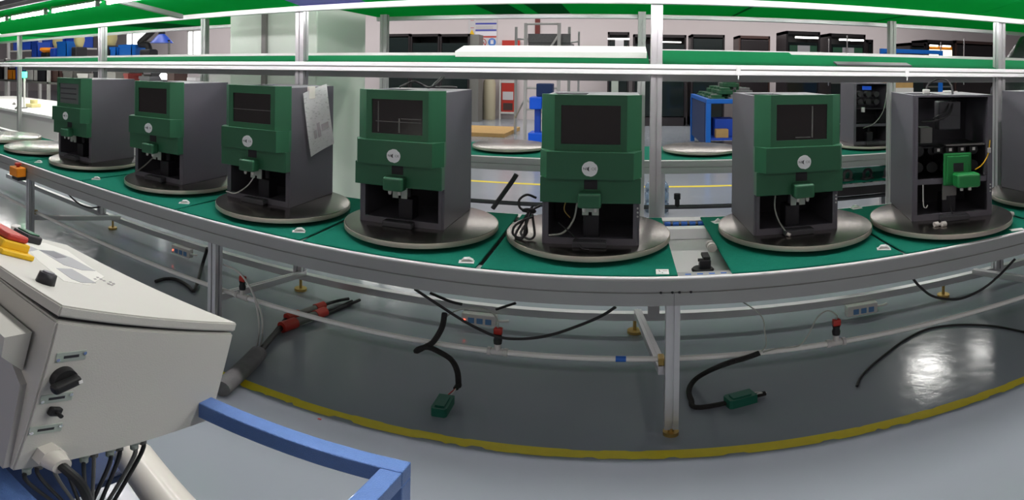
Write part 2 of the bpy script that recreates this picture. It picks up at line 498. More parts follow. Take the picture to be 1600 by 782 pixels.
obj('shelf_rim', B().box(FX0, 0.14, PY + 0.301, PY + 0.325, 1.66, 1.700), 'sheet', fr)
obj('shelf_rim', B().box(0.215, FX1, PY + 0.30, PY + 0.325, 1.68, 1.728), 'sheet', fr)
obj('shelf_underside', B().box(FX0, FX1, PY + 0.27, PY + 0.30, 1.535, 1.60, 0.003), 'alu', fr)
for hx in (0.62, 1.66):
    obj('hook', B().box(hx - 0.012, hx + 0.012, PY - 0.070, PY - 0.062, 1.578, 1.632, 0.002).box(hx - 0.003, hx + 0.003, PY - 0.068, PY - 0.064, 1.555, 1.58), 'white_lip', fr)
obj('canopy_beam', B().box(FX0, FX1, PY - 0.075, PY - 0.033, 1.958, 1.992, 0.003), 'white_lip', fr)
CY0, CZ0 = 2.02, 2.10
edges = [FX0, -4.0, -1.98, -1.83, 0.18, 2.2, FX1]
edges = [FX0, -3.1, -1.97, -1.50, 0.6, 2.2, FX1]
cols = ['canopy', 'canopy', 'canopy_blue', 'canopy', 'canopy', 'canopy']
for a, c, m in zip(edges, edges[1:], cols):
    obj('canopy_panel', B().prism([(CY0, CZ0), (PY - 0.034, 1.994), (PY - 0.034, 2.004), (CY0, CZ0 + 0.010)], a + 0.002, c - 0.002, 'X'), m, fr)
obj('canopy_edge', B().box(FX0, FX1, CY0 - 0.035, CY0, CZ0 - 0.012, CZ0 + 0.022, 0.004), 'alu_matt', fr)
for k in range(12):
    x0 = -6.1 + 0.76 * k
    lt = obj('light_tube', B().cyl((x0 + 0.31, 2.20, 2.040), 0.014, 0.62, 'X', 16), 'tube_on', fr)
    obj('light_screen', B().prism([(2.165, 2.052), (2.18, 2.062), (2.22, 2.062), (2.235, 2.052), (2.22, 2.072), (2.18, 2.072)], x0 - 0.012, x0 + 0.632, 'X'), 'white_dull', lt)  # added screen over each tube, blocks its light from the canopy above
    for hx in (x0 - 0.004, x0 + 0.624): obj('tube_holder', B().box(hx - 0.008, hx + 0.008, 2.183, 2.217, 2.022, 2.078, 0.002), 'white_dull', lt)
obj('canopy_strut', B().prism([(CY0, CZ0 - 0.03), (PY - 0.08, 1.964), (PY - 0.08, 1.998), (CY0, CZ0)], -3.06, -3.02, 'X'), 'alu_matt', fr)
tag(obj('white_board', B().prism([(PY + 0.11, 1.669), (PY + 0.29, 1.710), (PY + 0.285, 1.742), (PY + 0.105, 1.701)], -0.98, 0.13, 'X'), 'white_top'), 'long white board lying on the green shelf left of the middle post', 'board')
tag(obj('dark_strip', B().prism([(PY - 0.02, 1.639), (PY - 0.02, 1.648), (PY + 0.05, 1.666), (PY + 0.05, 1.657)], 1.22, 1.72, 'X'), 'inner_plate'), 'thin dark strip lying along the front of the green shelf at the right', 'strip')

# ------------------------------------------------------------------ felt boards on the conveyor
def board_mesh(w):
    b = B()
    b.box(-w / 2, w / 2, -0.425, 0.425, 0, 0.009, 0.003)
    return b
boards = [(-5.145, 0.78, 'felt covered board at the far left end under the half hidden bare disc'),
          (-4.36, 0.78, 'green felt board under the bare steel disc at the left'),
          (-3.522, 0.87, 'green felt board under the leftmost machine'),
          (-2.612, 0.93, 'green felt board under the second machine from the left'),
          (-1.74, 0.80, 'green felt board under the machine with the printed sheet'),
          (-0.937, 0.79, 'green felt board under the machine left of the middle one'),
          (-0.160, 0.75, 'green felt board with a square white card left of the bare conveyor gap'),
          (0.775, 0.735, 'green felt board right of the bare conveyor gap'),
          (1.548, 0.80, 'green felt board under the open machine without cover'),
          (2.36, 0.80, 'green felt board at the far right end of the near conveyor')]
BZ = RZ + 0.0004
for x, wd, lb in boards:
    o = tag(obj('carrier_board', board_mesh(wd - 0.012), 'felt', None, (x, 2.42, BZ)), lb, 'board', 'felt boards on the near conveyor')
for (x, y) in ((0.402, 2.36), (0.395, 2.80)):
    pass
bw = obj('bumper_roller', B().cyl((0, 0, 0), 0.014, 0.06, 'Y', 16).cyl((0, -0.017, 0), 0.021, 0.02, 'Y', 16).cyl((0, 0.017, 0), 0.021, 0.02, 'Y', 16), 'cream', None, (0.384, 2.31, BZ + 0.018))
tag(bw, 'small cream bumper roller at the edge of the board right of the gap', 'roller')
# black stop device in the gap
st = thing('stop_device', 'black stop with round foot standing in the bare conveyor gap', 'stopper', (0.335, 2.22, RZ - 0.063))
obj('base', B().lathe([(0, 0), (0.045, 0), (0.047, 0.006), (0.042, 0.012), (0.0, 0.014)], 32), 'rubber', st)
obj('body', B().box(-0.016, 0.032, -0.016, 0.016, 0.013, 0.052, 0.003), 'inner', st)
obj('arm', B().box(0.0, 0.03, -0.012, 0.06, 0.05, 0.066, 0.003).cyl((-0.010, -0.004, 0.052), 0.007, 0.022, 'X', 12), 'rubber', st)

# ------------------------------------------------------------------ turntable discs
DZ = BZ + 0.0091
def turntable(label, loc, group='steel turntable discs'):
    t = thing('turntable', label, 'turntable', loc, random.uniform(0, 6), group)
    obj('disc', B().lathe([(0, 0.0241), (0.358, 0.0241), (0.3625, 0.0225), (0.3625, 0.0205), (0.3, 0.0205)], 96), 'steel', t)
    obj('rim', B().lathe([(0.355, 0.0210), (0.365, 0.0210), (0.366, 0.019), (0.366, -0.0005), (0.364, -0.002), (0.30, -0.002), (0.30, 0.0210), (0.355, 0.0210)], 96), 'steel_rim', t)
    obj('bearing', B().lathe([(0, -0.0237), (0.285, -0.0237), (0.285, -0.004), (0, -0.004)], 64), 'rubber', t)
    return t
TZ = DZ + 0.0239
TT = TZ + 0.0242   # top of every disc
discs = [(-5.15, 2.410, 'bare steel turntable disc cut by the left picture edge'),
         (-4.35, 2.410, 'bare steel turntable disc with a green light reflection at the left'),
         (-3.55, 2.430, 'steel turntable disc under the leftmost machine'),
         (-2.58, 2.440, 'steel turntable disc under the second machine from the left'),
         (-1.725, 2.395, 'steel turntable disc under the machine with the printed sheet'),
         (-0.932, 2.411, 'steel turntable disc under the machine left of the middle one'),
         (-0.149, 2.436, 'steel turntable disc with a black cord under the middle machine'),
         (0.815, 2.470, 'steel turntable disc under the covered machine right of the gap'),
         (1.55, 2.330, 'steel turntable disc under the open machine without cover'),
         (2.40, 2.420, 'steel turntable disc under the grey machine at the right edge')]
t0 = None
for x, y, lb in discs:
    if t0 is None: t0 = turntable(lb, (x, y, TZ))
    else: copy_thing(t0, (x, y, TZ), random.uniform(0, 6), lb)
# ================================================================== the machines
def body_mesh(open_front=False, hw=0.2):
    b = B()
    t = 0.010
    H0 = 0.635
    b.box(-hw, -hw + t, -0.215, 0.215, 0, H0, 0.002)
    b.box(hw - t, hw, -0.215, 0.215, 0, H0, 0.002)
    b.box(-hw + t, hw - t, 0.205, 0.215, 0, H0)
    b.box(-hw + t, hw - t, -0.205, 0.205, 0, 0.014)
    # top plate around a rectangular opening
    z0, z1 = H0 - 0.010, H0
    b.box(-hw + t, hw - t, 0.06, 0.205, z0, z1); b.box(-hw + t, hw - t, -0.215, -0.165, z0, z1)
    b.box(-hw + t, -hw + 0.02, -0.165, 0.06, z0, z1); b.box(-0.03, hw - t, -0.165, 0.06, z0, z1)
    # front jambs, sill and cross rail
    b.box(-hw + t, -hw + 0.026, -0.215, -0.190, 0.0, z0); b.box(hw - 0.026, hw - t, -0.215, -0.190, 0, z0)
    b.box(-hw + 0.026, hw - 0.026, -0.215, -0.195, 0.0, 0.030)
    b.box(-hw + 0.026, hw - 0.026, -0.205, -0.19, 0.185, 0.212)
    return b
def interior_mesh(hw=0.2):
    b = B()
    b.box(-hw + 0.012, hw - 0.012, 0.13, 0.20, 0.015, 0.60)
    b.box(-hw + 0.012, hw - 0.012, -0.18, 0.13, 0.192, 0.20)
    b.box(-hw + 0.012, hw - 0.012, -0.14, 0.13, 0.36, 0.366)
    return b
ME = {}
def shared(key, fn, mats):
    if key not in ME: ME[key] = fn().data(key, mats)
    return ME[key]
def shell_mesh():
    b = B()
    # upper section: two cheeks and a frame round the window
    for s in (-1, 1):
        p = [(s * 0.205, -0.216), (s * 0.203, -0.222), (s * 0.145, -0.272), (s * 0.140, -0.272), (s * 0.140, -0.216)]
        b.prism(p if s > 0 else p[::-1], 0.405, 0.642)
    yf, yb = -0.272, -0.240
    b.box(-0.140, -0.119, yf, yb, 0.405, 0.642); b.box(0.119, 0.140, yf, yb, 0.405, 0.642)
    b.box(-0.119, 0.119, yf, yb, 0.405, 0.443); b.box(-0.119, 0.119, yf, yb, 0.600, 0.642)
    # middle band
    b.prism([(-0.206, -0.216), (-0.206, -0.240), (-0.172, -0.300), (0.172, -0.300), (0.206, -0.240), (0.206, -0.216)], 0.304, 0.414)
    # lower skirt with a gap for the slot
    b.box(-0.203, -0.024, -0.262, -0.216, 0.196, 0.304, 0.003); b.box(0.028, 0.203, -0.262, -0.216, 0.196, 0.304, 0.003)
    b.box(-0.025, 0.029, -0.262, -0.216, 0.196, 0.256)
    return b
def nozzle_mesh():
    return B().box(-0.046, 0.046, -0.315, -0.258, 0.186, 0.250, 0.010, seg=3)
def spout_mesh():
    return B().cyl((0, -0.285, 0.180), 0.008, 0.016, seg=14).cyl((0, -0.285, 0.170), 0.006, 0.008, seg=12)
def plate_mesh():
    b = B()
    b.prism([(-0.034, 0.136), (-0.008, 0.136), (-0.008, 0.150), (0.006, 0.150), (0.006, 0.136), (0.034, 0.136), (0.034, 0.192), (-0.034, 0.192)], -0.226, -0.220, 'Y')
    return b
def pump_mesh():
    return B().box(-0.036, 0.034, -0.16, -0.08, 0.015, 0.12, 0.006).cyl((0, -0.12, 0.14), 0.016, 0.05, seg=16)
def tray_mesh():
    b = B().box(-0.070, 0.068, -0.262, -0.214, 0.0, 0.026, 0.004)
    b.box(-0.062, 0.060, -0.256, -0.218, 0.026, 0.028)
    return b
def badge_mesh():
    b = B()
    pts = []
    rr = random.Random(3)
    for k in range(22):
        a = 2 * PI * k / 22
        r = 0.0315 * (1 - (0.06 if k in (3, 7, 16) else 0.0) + rr.uniform(-0.015, 0.015))
        pts.append((r * math.cos(a), r * math.sin(a)))
    b.prism(pts, -0.0008, 0.0008, 'Y')
    return b
def crescent_mesh():
    b = B()
    n = 14
    outer = [(0.0092 * math.cos(PI / 2 + PI * k / n), 0.0092 * math.sin(PI / 2 + PI * k / n)) for k in range(n + 1)]
    inner = [(-0.0036 * math.cos(a), 0.0092 * math.sin(a)) for a in [-PI / 2 + PI * k / n for k in range(1, n)]]
    b.prism([(x, z) for x, z in outer + inner], -0.0012, 0.0, 'Y')
    return b
def window_mesh():
    b = B().box(-0.119, 0.119, -0.267, -0.240, 0.443, 0.600)
    return b
def reflect_strip_mesh():
    return B().box(-0.110, 0.105, -0.222, -0.219, 0.495, 0.499).box(0.03, 0.034, -0.224, -0.221, 0.45, 0.55)
BADGE_L = BADGE_R = None
def machine(label, loc, rz, cover=True, vent=False, badge_cut=False, rods=None):
    global BADGE_L, BADGE_R
    t = thing('dispenser_machine', label, 'machine', loc, rz, 'drink machines on the near conveyor')
    put('body', shared('body', body_mesh, 'body'), t)
    put('interior', shared('interior', interior_mesh, 'inner'), t)
    put('drip_tray', shared('drip_tray', tray_mesh, 'inner_plate'), t)
    put('pump_block', shared('pump_block', pump_mesh, 'inner'), t)
    if cover:
        put('front_cover', shared('front_cover', shell_mesh, 'shell'), t)
        put('nozzle', shared('nozzle', nozzle_mesh, 'shell'), t)
        for s in (-0.022, 0.022): put('spout_tip', shared('spout_tip', spout_mesh, 'white_dull'), t, (s, 0, 0))
        put('outlet_plate', shared('outlet_plate', plate_mesh, 'plate'), t)
        put('slot', shared('slot', lambda: B().box(-0.0245, 0.0285, -0.2615, -0.225, 0.254, 0.304), 'inner'), t)  # flush dark block whose colour gives the shade of the recess
        if vent:
            b = B().box(-0.119, 0.119, -0.262, -0.245, 0.443, 0.600)
            v = obj('vent_panel', b, 'vent_grey', t)
            for z in (0.475, 0.515, 0.555): obj('slot', B().box(-0.11, 0.08, -0.2635, -0.2615, z, z + 0.010), 'inner_plate', v)
        else:
            wv = put('display_window', shared('display_window', window_mesh, 'glass_dark'), t)
            if rods:
                for q in rods: obj('window_streak', B().box(*q), 'grey_dim', wv)  # thin grey bars proud of the glass, following the streaks in the window
        bd = put('logo_badge', shared('logo_badge', badge_mesh, 'badge'), t)
        bd.location = (0.0, -0.3012, 0.348)
        if BADGE_L is None:
            BADGE_L = text_mesh('NE', 0.0145, 0.0003); BADGE_L.materials.append(MATS['ink'])
            BADGE_R = text_mesh('OE', 0.0155, 0.0003); BADGE_R.materials.append(MATS['ink_grey'])
        for nm, me, dx in (('lettering', BADGE_L, -0.0175), ('lettering', BADGE_R, 0.0165)):
            q = put(nm, me, bd); q.location = (dx, -0.0011, 0.0); q.rotation_euler = (PI / 2, 0, 0)
        put('crescent', shared('crescent', crescent_mesh, 'ink'), bd, (-0.0005, -0.0008, 0.0))
    return t
def hose(parent, pts, r=0.003, m='hose_white', name='hose'):
    return obj(name, B().tube(pts, r, 8), m, parent)
m1 = machine('green and grey machine with a grey slatted panel, leftmost of the row', (-3.60, 2.49, TT), 0.05, vent=True)
m2 = machine('green fronted grey machine second from the left on the conveyor', (-2.615, 2.505, TT), 0.04)
m3 = machine('green fronted grey machine with a printed paper sheet on its side', (-1.80, 2.50, TT), 0.0,
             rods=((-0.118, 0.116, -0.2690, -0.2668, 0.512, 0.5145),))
m4 = machine('green fronted grey machine left of the middle one with cables on top', (-0.975, 2.50, TT), 0.0,
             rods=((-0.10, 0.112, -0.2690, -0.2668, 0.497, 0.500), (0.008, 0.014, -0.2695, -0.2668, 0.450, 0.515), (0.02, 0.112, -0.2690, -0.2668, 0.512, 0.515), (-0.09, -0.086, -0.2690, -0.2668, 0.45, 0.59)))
m5 = machine('middle green fronted machine with a black cord beside it', (-0.128, 2.435, TT), 0.0)
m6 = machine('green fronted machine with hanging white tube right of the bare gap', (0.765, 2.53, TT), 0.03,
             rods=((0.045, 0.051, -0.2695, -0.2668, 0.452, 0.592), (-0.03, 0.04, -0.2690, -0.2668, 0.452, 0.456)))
m7 = machine('open grey machine without front cover, inner parts and green nozzle showing', (1.605, 2.44, TT), R(-14), cover=False)
m7.scale = (1.07, 1.0, 1.0)
m8 = machine('grey machine cut by the right picture edge', (2.47, 2.50, TT), R(2), cover=False)
for m, k in ((m1, 1.12), (m2, 1.12), (m3, 1.08), (m4, 1.05)):
    m.scale = (k, 1.0, 1.0)
    m.location.x -= 0.2 * (k - 1)
# small tubes and cables that belong to single machines
hose(m2, [(-0.16, -0.24, 0.03), (-0.10, -0.23, 0.08), (-0.03, -0.215, 0.15)], 0.005, 'grey_dim')
hose(m3, [(-0.19, -0.235, 0.032), (-0.12, -0.24, 0.035), (-0.05, -0.225, 0.09), (-0.005, -0.212, 0.17)], 0.0035, 'hose_white')
hose(m5, [(-0.17, -0.225, 0.04), (-0.11, -0.225, 0.055), (-0.07, -0.215, 0.11), (-0.055, -0.21, 0.19)], 0.004, 'hose_clear')
hose(m5, [(-0.10, -0.2, 0.20), (-0.11, -0.2, 0.15), (-0.085, -0.2, 0.115)], 0.0025, 'brass', 'wire')
hose(m5, [(-0.13, -0.225, 0.10), (-0.06, -0.24, 0.04), (-0.03, -0.275, 0.005), (0.0, -0.29, 0.004)], 0.003, 'rubber', 'wire')
hose(m6, [(-0.10, -0.21, 0.20), (-0.105, -0.215, 0.13), (-0.09, -0.225, 0.07), (-0.065, -0.25, 0.022), (-0.055, -0.268, 0.010)], 0.0035, 'hose_clear')
hose(m6, [(-0.062, -0.262, 0.014), (-0.05, -0.272, 0.008)], 0.008, 'cream', 'tube_tip')
# screws on the jambs of the machines
for m, xs in ((m5, (0.192,)), (m6, (0.19,)), (m7, (0.19,))):
    for z in (0.13, 0.148, 0.166): obj('side_screw', B().cyl((xs[0], -0.2165, z), 0.004, 0.004, 'Y', 12), 'white_dull', m)
# white fittings and cables on the back of m6
hose(m6, [(0.20, 0.02, 0.10), (0.225, 0.0, 0.12), (0.245, -0.02, 0.10), (0.25, -0.05, 0.07)], 0.005, 'rubber', 'cable')
obj('plug', B().box(0.232, 0.262, -0.045, -0.015, 0.075, 0.10, 0.004), 'white_dull', m6)
# m4: cables lying on top
tag(obj('coiled_cable', B().tube([(-1.10, 2.52, TT + 0.645), (-1.06, 2.56, TT + 0.668), (-1.02, 2.53, TT + 0.675), (-0.99, 2.57, TT + 0.655), (-0.95, 2.54, TT + 0.646), (-0.90, 2.50, TT + 0.66), (-0.87, 2.54, TT + 0.70), (-0.90, 2.58, TT + 0.69), (-0.93, 2.55, TT + 0.65), (-0.86, 2.59, TT + 0.648), (-0.82, 2.60, TT + 0.645)], 0.006, 8), 'rubber'), 'black cables lying looped on top of the machine left of the middle one', 'cable')
# m7: inner parts
obj('control_box', B().box(-0.055, 0.055, -0.16, -0.08, 0.455, 0.60, 0.006).box(-0.03, 0.045, -0.164, -0.16, 0.50, 0.525), 'inner_plate', m7)
obj('relay_box', B().box(-0.15, -0.09, -0.17, -0.09, 0.39, 0.47, 0.004), 'grey_dim', m7)
obj('partition', B().box(-0.02, 0.18, -0.17, -0.13, 0.372, 0.378), 'grey_dim', m7)
obj('partition', B().box(-0.185, -0.175, -0.17, 0.1, 0.21, 0.62), 'inner_plate', m7)
rr = random.Random(5)
for k in range(10):
    x, z = -0.15 + (k % 5) * 0.07, 0.26 + (k // 5) * 0.085
    obj('valve', B().cyl((x, -0.09, z), 0.022 + 0.008 * rr.random(), 0.09, 'Y', 18), 'rubber', m7)
for k in range(4):
    q = obj('connector_block', B().box(-0.08 + k * 0.06, -0.04 + k * 0.06, -0.165, -0.12, 0.335, 0.365, 0.003), 'rubber', m7)
    obj('terminal', B().box(-0.065 + k * 0.06, -0.052 + k * 0.06, -0.168, -0.165, 0.345, 0.36), 'white_dull', q)
gn = obj('nozzle_bracket', B().box(-0.055, 0.085, -0.235, -0.222, 0.178, 0.345, 0.008).box(-0.04, 0.07, -0.243, -0.232, 0.19, 0.33, 0.004), 'green_part', m7)
obj('opening', B().box(-0.01, 0.04, -0.2445, -0.2425, 0.252, 0.295), 'inner', gn)
obj('nozzle', B().box(-0.015, 0.10, -0.315, -0.240, 0.178, 0.248, 0.012, seg=3), 'green_part', m7)
for s in (0.018, 0.058): obj('spout_tip', B().cyl((s, -0.28, 0.170), 0.008, 0.02, seg=14), 'white_dull', m7)
obj('outlet_plate', B().box(-0.05, 0.02, -0.204, -0.198, 0.12, 0.19).box(-0.05, -0.03, -0.204, -0.198, 0.10, 0.12), 'grey_dim', m7)
hose(m7, [(0.10, -0.24, 0.255), (0.14, -0.235, 0.28), (0.175, -0.222, 0.33), (0.186, -0.217, 0.40)], 0.003, 'yellow', 'wire')
obj('wire_clip', B().box(0.172, 0.186, -0.232, -0.216, 0.335, 0.362, 0.003), 'white_dull', m7)
hose(m7, [(-0.145, -0.205, 0.185), (-0.145, -0.21, 0.11), (-0.143, -0.214, 0.075), (-0.132, -0.216, 0.068), (-0.126, -0.216, 0.08)], 0.003, 'hose_white')
hose(m7, [(-0.02, -0.215, 0.12), (-0.015, -0.22, 0.07), (-0.01, -0.235, 0.03)], 0.003, 'rubber', 'wire')
hose(m7, [(-0.10, -0.09, 0.64), (-0.08, -0.06, 0.685), (-0.02, -0.06, 0.715), (0.02, -0.10, 0.69), (0.02, -0.14, 0.62), (-0.01, -0.18, 0.54), (-0.08, -0.185, 0.505), (-0.15, -0.185, 0.50)], 0.005, 'rubber', 'cable')
hose(m7, [(0.0, -0.15, 0.60), (-0.03, -0.18, 0.55), (-0.09, -0.18, 0.515)], 0.004, 'rubber', 'cable')
obj('cable_plug', B().box(-0.115, -0.085, -0.11, -0.075, 0.636, 0.660, 0.004), 'white_dull', m7)
tag(obj('cable_plug', B().box(0, 0.06, 0, 0.02, 0, 0.012, 0.003).box(0.05, 0.12, 0.005, 0.014, 0, 0.006), 'white_dull', None, (1.68, 2.50, TT + 0.6355), 0.3), 'small white plug lying on top of the open machine', 'plug')
for i, (dx, dy) in enumerate(((-0.17, -0.25), (-0.125, -0.27))):
    pass
rl = tag(obj('bumper_roller', B().cyl((0, 0, 0.012), 0.012, 0.022, 'X', 14).cyl((0.032, -0.016, 0.012), 0.013, 0.022, 'X', 14).cyl((0.016, -0.008, 0.011), 0.006, 0.03, 'X', 10), 'cream', None, (1.40, 2.15, TT)), 'cream roller pair lying on the disc before the open machine', 'roller')
tag(obj('bumper_roller', B().cyl((0, 0, 0.012), 0.012, 0.03, 'X', 14).cyl((0.0, 0, 0.012), 0.016, 0.010, 'X', 14), 'cream', None, (1.925, 2.22, DZ + 0.004)), 'single cream bumper roller right of the disc under the open machine', 'roller')
# printed sheet taped to the side of m3
b = B()
cs = [atX(472, 146, -1.587), atX(509, 131, -1.587), atX(518.5, 224, -1.587), atX(482, 245, -1.587)]
ny, nz = 6, 10
vg = []
for j in range(nz + 1):
    row = []
    for i in range(ny + 1):
        u, v = i / ny, j / nz
        p = (cs[0] * (1 - u) + cs[1] * u) * (1 - v) + (cs[3] * (1 - u) + cs[2] * u) * v
        p = p + Vector((0.010 * (v ** 2) + 0.006 * (u - 0.5) ** 2 * 4, 0, 0))
        row.append(b.bm.verts.new(p))
    vg.append(row)
for j in range(nz):
    for i in range(ny):
        f = b.bm.faces.new((vg[j][i], vg[j + 1][i], vg[j + 1][i + 1], vg[j][i + 1])); f.smooth = True
bmesh.ops.solidify(b.bm, geom=b.bm.faces[:], thickness=0.0006)
sh = tag(obj('printed_sheet', b, 'document'), 'white printed paper sheet taped to the right side of a machine', 'paper')
def onsheet(u0, u1, v0, v1, m, nm):
    def P(u, v):
        p = (cs[0] * (1 - u) + cs[1] * u) * (1 - v) + (cs[3] * (1 - u) + cs[2] * u) * v
        return p + Vector((0.0016 + 0.010 * v * v + 0.024 * (u - 0.5) ** 2, 0, 0))
    bb = B().quad([P(u0, v0), P(u0, v1), P(u1, v1), P(u1, v0)])
    obj(nm, bb, m, sh)
onsheet(0.26, 0.38, 0.64, 0.77, 'ink_grey', 'stamp')
onsheet(0.42, 0.54, 0.55, 0.78, 'ink_grey', 'print_block')
onsheet(0.60, 0.88, 0.60, 0.70, 'ink_grey', 'print_block')
tp = cs[0] * 0.6 + cs[1] * 0.4
obj('tape', B().box(-1.598, -1.584, tp.y - 0.03, tp.y + 0.03, tp.z - 0.05, TT + 0.637, 0.001), 'cream', sh)
# black cord hank on the disc left of the middle machine
b = B()
c0 = Vector((-0.405, 2.30, TT + 0.006))
b.tube([c0 + Vector(p) for p in ((0.03, 0.06, 0.16), (-0.01, 0.05, 0.175), (-0.04, 0.03, 0.155), (-0.035, 0.02, 0.12), (0.0, 0.02, 0.105), (0.025, 0.0, 0.09), (-0.01, -0.01, 0.075), (-0.05, -0.02, 0.045),
                                  (-0.055, -0.03, 0.012), (-0.02, -0.05, 0.001), (0.005, -0.03, 0.02), (-0.005, -0.005, 0.07), (0.01, 0.01, 0.11), (0.0, 0.0, 0.06), (-0.02, -0.035, 0.02), (0.02, -0.06, 0.001), (0.04, -0.04, 0.015), (0.03, -0.01, 0.06), (0.02, 0.02, 0.11), (0.05, 0.04, 0.13))], 0.0055, 8, 5)
b.tube([c0 + Vector(p) for p in ((0.02, 0.03, 0.13), (-0.02, 0.0, 0.06), (-0.045, -0.03, 0.003), (-0.01, -0.06, 0.001), (0.0, -0.03, 0.05), (0.015, 0.02, 0.12))], 0.0055, 8, 5)
b.tube([c0 + Vector(p) for p in ((-0.02, 0.012, 0.112), (0.0, 0.005, 0.120), (0.03, 0.02, 0.11), (0.02, 0.03, 0.10), (-0.015, 0.025, 0.105))], 0.006, 8, 5, closed=True)
tag(obj('cord_hank', b, 'rubber'), 'black power cord tied in a hank on the disc beside the middle machine', 'cord')
# paper tags on the boards
def folded_tag(x, y, rz, label):
    t = B()
    t.box(-0.03, 0.03, -0.018, 0.018, 0, 0.002)
    t.prism([(-0.022, 0.0025), (-0.012, 0.014), (0.01, 0.016), (0.026, 0.006), (0.01, 0.010), (-0.008, 0.008)], -0.002, 0.022, 'Y')
    return tag(obj('paper_tag', t, 'paper', None, (x, y, DZ + 0.0002), rz), label, 'paper tag', 'white tags on the felt boards')
tl = [(60, 252, 0.7, 'white folded tag on the board before the bare disc at the left'), (150, 278, 0.8, 'white folded tag in front of the leftmost machine'),
      (288, 315, 0.6, 'white folded tag in front of the second machine from the left'), (467, 359, 0.5, 'white folded tag in front of the machine with the printed sheet'),
      (729, 406, 0.2, 'white folded tag in front of the machine left of the middle one'), (1381, 386, -0.4, 'white folded tag before the right pair of machines'),
      (1338, 323, 0.1, 'white folded tag lying behind the disc right of the gap')]
for x, y, rz, lb in tl:
    p = atZ(x, y, BZ + 0.02); folded_tag(p.x, p.y, rz, lb)
p = atZ(1035, 422.5, BZ + 0.017)
cdm = tag(obj('paper_tag', B().box(-0.024, 0.024, -0.027, 0.027, 0, 0.0015), 'paper', None, (p.x, p.y, DZ + 0.0002), -0.04), 'flat square white card with dots at the front of the middle board', 'paper tag', 'white tags on the felt boards')
for a, c, d, e in ((-0.014, -0.010, 0.010, 0.015), (-0.012, -0.008, 0.000, 0.005), (0.002, 0.018, 0.008, 0.0095), (-0.002, 0.002, -0.016, -0.011)): obj('printed_dot', B().box(a, c, d, e, 0.0015, 0.0019), 'ink', cdm)
p = atZ(1589, 357, BZ + 0.017)
tag(obj('paper_tag', B().box(-0.035, 0.035, -0.018, 0.018, 0, 0.0015, M=Matrix.Rotation(-0.3, 4, 'Z')), 'paper', None, (p.x, p.y, DZ + 0.0002)), 'flat white tag on the board at the right picture edge', 'paper tag', 'white tags on the felt boards')
p = atZ(1112, 343, BZ + 0.02)
tag(obj('paper_tag', B().box(-0.03, 0.03, -0.025, 0.025, 0, 0.0015, M=Matrix.Rotation(0.3, 4, 'Z')).prism([(-0.02, 0.002), (0, 0.02), (0.02, 0.004)], -0.01, 0.01, 'Y'), 'paper', None, (p.x + 0.03, p.y - 0.02, DZ + 0.0002)), 'crumpled white tag at the rear corner of the board right of the gap', 'paper tag', 'white tags on the felt boards')
# ================================================================== below the near conveyor
PPY, PPZ = 2.085, 0.375
ap = thing('air_pipe', 'pale air pipe clamped along the legs under the near conveyor', 'pipe')
obj('pipe', B().cyl(((FX0 + FX1) / 2, PPY, PPZ), 0.0125, FX1 - FX0, 'X', 14), 'pvc', ap)
for lx in LEGX:
    obj('clamp', B().box(lx - 0.048, lx - 0.024, PPY - 0.034, PPY + 0.016, PPZ - 0.018, PPZ + 0.018, 0.004), 'brass', ap)
obj('blue_sleeve', B().cyl((0.003, PPY, PPZ), 0.014, 0.04, 'X', 14), 'blue_bead', ap)
for vx in (-0.478, 0.872, -1.745):
    v = obj('valve', B().cyl((vx, PPY, PPZ), 0.016, 0.05, 'X', 16).cyl((vx - 0.034, PPY, PPZ), 0.019, 0.014, 'X', 16).cyl((vx + 0.034, PPY, PPZ), 0.019, 0.014, 'X', 16).cyl((vx, PPY, PPZ + 0.025), 0.013, 0.04, 'Z', 14), 'white_dull', ap)
    obj('valve_body', B().lathe([(0, 0.042), (0.016, 0.042), (0.018, 0.06), (0.014, 0.075), (0.018, 0.09), (0, 0.09)], 16, (vx, PPY, PPZ)), 'rubber', v)
    obj('valve_handle', B().box(vx - 0.016, vx + 0.018, PPY - 0.012, PPY + 0.012, PPZ + 0.09, PPZ + 0.122, 0.005), 'red', v)
def Y_(pts, Y): return [atY(x, y, Y) for x, y in pts]
def Z_(pts, z): return [atZ(x, y, z) for x, y in pts]
def cable(label, pts, r=0.007, m='rubber', name='cable', cat='cable', group=None):
    return tag(obj(name, B().tube(pts, r, 8), m), label, cat, group)
vt = Vector((-0.478, PPY, PPZ + 0.122))
cable('thin clear air hose arching from the valve beside the power strip', [vt] + Y_([(777, 500), (765, 486), (738, 481), (710, 487), (695, 497)], PPY - 0.01), 0.0035, 'hose_clear', 'air_hose', 'hose')
vt2 = Vector((0.872, PPY, PPZ + 0.122))
cable('thin clear air hose from the right valve down to the pipe', [vt2] + Y_([(1307, 492), (1292, 486), (1276, 498), (1262, 525), (1247, 541), (1215, 545), (1192, 551)], PPY - 0.025), 0.0035, 'hose_clear', 'air_hose', 'hose')
cable('thin clear hose hanging from the rail to the cable right of the middle leg', [Vector((0.40, PPY + 0.02, RZ - 0.112))] + Y_([(1186, 490), (1195, 520), (1197, 540), (1190, 549)], PPY - 0.028), 0.003, 'hose_clear', 'air_hose', 'hose')
# pair of white hoses beside the left leg
for k in (0, 1):
    o = 0.012 * k
    pts = Y_([(350, 414), (372, 425), (388, 445), (397, 463), (403 + 5 * k, 490), (405 + 5 * k, 515)], PPY - 0.03 - o) + [atZ(402 + 5 * k, 540, 0.03), atZ(392 + 3 * k, 557, 0.012)]
    cable('white hose of the pair hanging beside the left leg, %s one' % ('left' if k == 0 else 'right'), pts, 0.005, 'hose_white', 'air_hose', 'hose')
